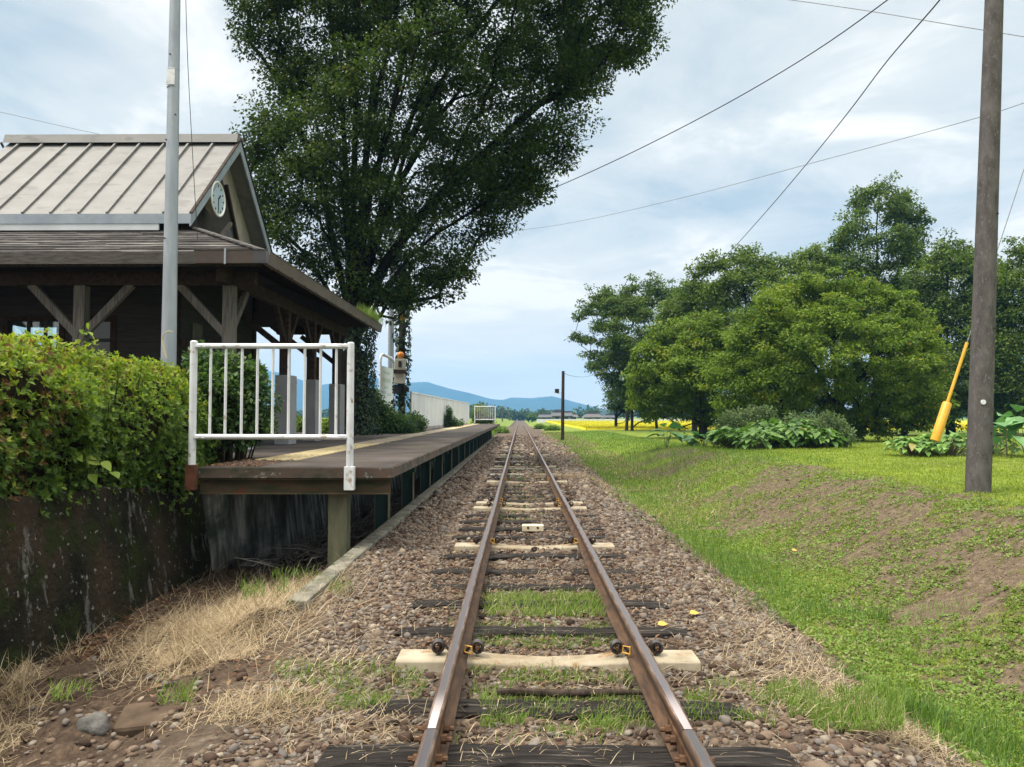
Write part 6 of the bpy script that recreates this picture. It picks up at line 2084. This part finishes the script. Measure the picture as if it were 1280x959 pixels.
def ridge(name, pts, Y, depth, mat, label, base=-8, nseg=240, rough=1.0, seed=1):
    pts = sorted(pts)
    px = np.linspace(pts[0][0], pts[-1][0], nseg)
    py = np.interp(px, [p[0] for p in pts], [p[1] for p in pts])
    X = np.array([P(a, 520, Y).x for a in px]); H = np.array([P(a, b2, Y).z for a, b2 in zip(px, py)])
    rows = 26; V = []
    for i in range(rows):
        f = i / (rows - 1)                    # 0 near foot .. 1 far foot
        s = 1 - abs(f - .5) * 2
        prof = s ** 1.15
        yv_ = Y + (f - .5) * depth
        spur = (fbm(X / depth * 9 + seed, np.full(nseg, f * 5.0 + seed), 4) - .5) * 2
        z = base + (H - base) * np.clip(prof * (1 + rough * .45 * spur * (1 - s) * 1.6), 0, 1.0)
        V.append(np.stack([X, np.full(nseg, yv_), z], 1))
    V = np.concatenate(V)
    Fq = [(i * nseg + j, i * nseg + j + 1, (i + 1) * nseg + j + 1, (i + 1) * nseg + j) for i in range(rows - 1) for j in range(nseg - 1)]
    o = np_mesh(name, V, np.array(Fq), mat, None, True); tag(o, label, kind="structure"); return o


mt = surf("wooded_mountain", (0.024, 0.038, 0.024), (0.042, 0.058, 0.034), .004, .95, 0, (1, 1, 1), 0)
ridge("mountains", [(-400, 512), (-200, 492), (-60, 480), (60, 470), (200, 462), (300, 460), (345, 462), (372, 472), (400, 480), (430, 474), (455, 465), (480, 473), (510, 477), (535, 476), (560, 484), (590, 491), (615, 498), (628, 499), (640, 495.5), (665, 496.5), (690, 494), (715, 501), (745, 509), (770, 515), (800, 521)], 3000, 1100, mt, None)
ridge("hills", [(715, 524), (724, 517), (735, 513.5), (760, 512), (790, 513), (850, 508), (950, 506), (1100, 510), (1300, 512), (1500, 520)], 1000, 300, mt, None, base=-4, seed=9)

# ------------------------------------------------------------------ air
mb = MB(); mb.span((-4500, -400, -12), (4500, 3650, 215))
m = bpy.data.materials.new("air_haze"); m.use_nodes = True; nt = m.node_tree; nt.nodes.clear()
out = nt.nodes.new("ShaderNodeOutputMaterial"); pv = nt.nodes.new("ShaderNodeVolumePrincipled")
pv.inputs["Color"].default_value = (0.19, 0.52, 0.95, 1); pv.inputs["Density"].default_value = 0.00028; pv.inputs["Anisotropy"].default_value = 0.0
nt.links.new(pv.outputs[0], out.inputs["Volume"])
o = mb.build("haze", m); tag(o, kind="stuff")

# ------------------------------------------------------------------ sky and sun
W = bpy.data.worlds.new("World"); sc.world = W; W.use_nodes = True
nt = W.node_tree; nt.nodes.clear()
out = nt.nodes.new("ShaderNodeOutputWorld")
SUN_EL, SUN_AZ = R(60), R(-112)      # azimuth from +Y towards +X
sky = nt.nodes.new("ShaderNodeTexSky"); sky.sky_type = "NISHITA"; sky.sun_disc = False
sky.sun_elevation = SUN_EL; sky.sun_rotation = SUN_AZ
bg1 = nt.nodes.new("ShaderNodeBackground"); bg1.inputs[1].default_value = 0.07
nt.links.new(sky.outputs[0], bg1.inputs[0])
tc = nt.nodes.new("ShaderNodeTexCoord")
sep = nt.nodes.new("ShaderNodeSeparateXYZ"); nt.links.new(tc.outputs["Generated"], sep.inputs[0])
def mth(op, a, b2=None, cl=False):
    n_ = nt.nodes.new("ShaderNodeMath"); n_.operation = op; n_.use_clamp = cl
    for s, v in ((n_.inputs[0], a), (n_.inputs[1], b2)):
        if v is None: continue
        if isinstance(v, (int, float)): s.default_value = v
        else: nt.links.new(v, s)
    return n_.outputs[0]
den = mth("ADD", mth("MAXIMUM", sep.outputs[2], 0.0), 0.10)
cmb = nt.nodes.new("ShaderNodeCombineXYZ")
nt.links.new(mth("DIVIDE", sep.outputs[0], den), cmb.inputs[0]); nt.links.new(mth("DIVIDE", sep.outputs[1], den), cmb.inputs[1])
def cn(scale, detail, rough, dist, off):
    mp = nt.nodes.new("ShaderNodeMapping"); mp.inputs["Location"].default_value = off; nt.links.new(cmb.outputs[0], mp.inputs[0])
    n_ = nt.nodes.new("ShaderNodeTexNoise"); n_.inputs["Scale"].default_value = scale; n_.inputs["Detail"].default_value = detail
    n_.inputs["Roughness"].default_value = rough; n_.inputs["Distortion"].default_value = dist
    nt.links.new(mp.outputs[0], n_.inputs["Vector"]); return n_.outputs["Fac"]
n_big = cn(0.55, 6, .55, .4, (3.1, 1.7, 0)); n_mid = cn(1.7, 9, .6, .6, (7.7, 2.2, 0))
cover = ramp(nt, [(0.30, (0.80,) * 3), (0.50, (1, 1, 1))], n_big)
shade = mth("ADD", mth("MULTIPLY", n_big, .48), mth("MULTIPLY", n_mid, .52))
ccol = ramp(nt, [(0.40, (0.30, 0.355, 0.385)), (0.46, (0.37, 0.405, 0.42)), (0.53, (0.435, 0.455, 0.452)), (0.60, (0.58, 0.575, 0.555))], shade)
# brighter overhead, as under a thin overcast
zen = nt.nodes.new("ShaderNodeMapRange"); zen.interpolation_type = "SMOOTHSTEP"
zen.inputs["From Min"].default_value = 0.48; zen.inputs["From Max"].default_value = 0.92; zen.inputs["To Min"].default_value = 1.0; zen.inputs["To Max"].default_value = 5.5
nt.links.new(sep.outputs[2], zen.inputs["Value"])
low = nt.nodes.new("ShaderNodeMapRange"); low.inputs["From Min"].default_value = 0.03; low.inputs["From Max"].default_value = 0.24; low.inputs["To Min"].default_value = 0.95; low.inputs["To Max"].default_value = 0.0
nt.links.new(sep.outputs[2], low.inputs["Value"])
ccol = mixc(nt, low.outputs[0], ccol, (0.64, 0.575, 0.475))
hi = nt.nodes.new("ShaderNodeMapRange"); hi.inputs["From Min"].default_value = 0.5; hi.inputs["From Max"].default_value = 0.8
nt.links.new(sep.outputs[2], hi.inputs["Value"])
ccol = mixc(nt, hi.outputs[0], ccol, (0.46, 0.44, 0.405))
bg2 = nt.nodes.new("ShaderNodeBackground"); nt.links.new(ccol, bg2.inputs[0]); nt.links.new(zen.outputs[0], bg2.inputs[1])
mx = nt.nodes.new("ShaderNodeMixShader"); nt.links.new(cover, mx.inputs[0]); nt.links.new(bg1.outputs[0], mx.inputs[1]); nt.links.new(bg2.outputs[0], mx.inputs[2])
nt.links.new(mx.outputs[0], out.inputs[0])

sd = bpy.data.lights.new("sun", "SUN"); sd.energy = 2.2; sd.angle = R(12); sd.color = (1.0, 0.94, 0.85)
so = bpy.data.objects.new("sun", sd); COL.objects.link(so)
dirv = Vector((math.sin(SUN_AZ) * math.cos(SUN_EL), math.cos(SUN_AZ) * math.cos(SUN_EL), math.sin(SUN_EL)))
so.rotation_euler = dirv.to_track_quat("Z", "Y").to_euler(); so.location = (0, 0, 60)

sc.view_settings.view_transform = "Standard"
sc.view_settings.look = "None"
sc.view_settings.exposure = 1.0
sc.view_settings.gamma = 1.0
sc.view_settings.use_curve_mapping = False
sc.render.engine = "CYCLES"
sc.cycles.use_denoising = True
sc.cycles.max_bounces = 6
sc.cycles.diffuse_bounces = 3
sc.cycles.transparent_max_bounces = 8
sc.cycles.volume_bounces = 0
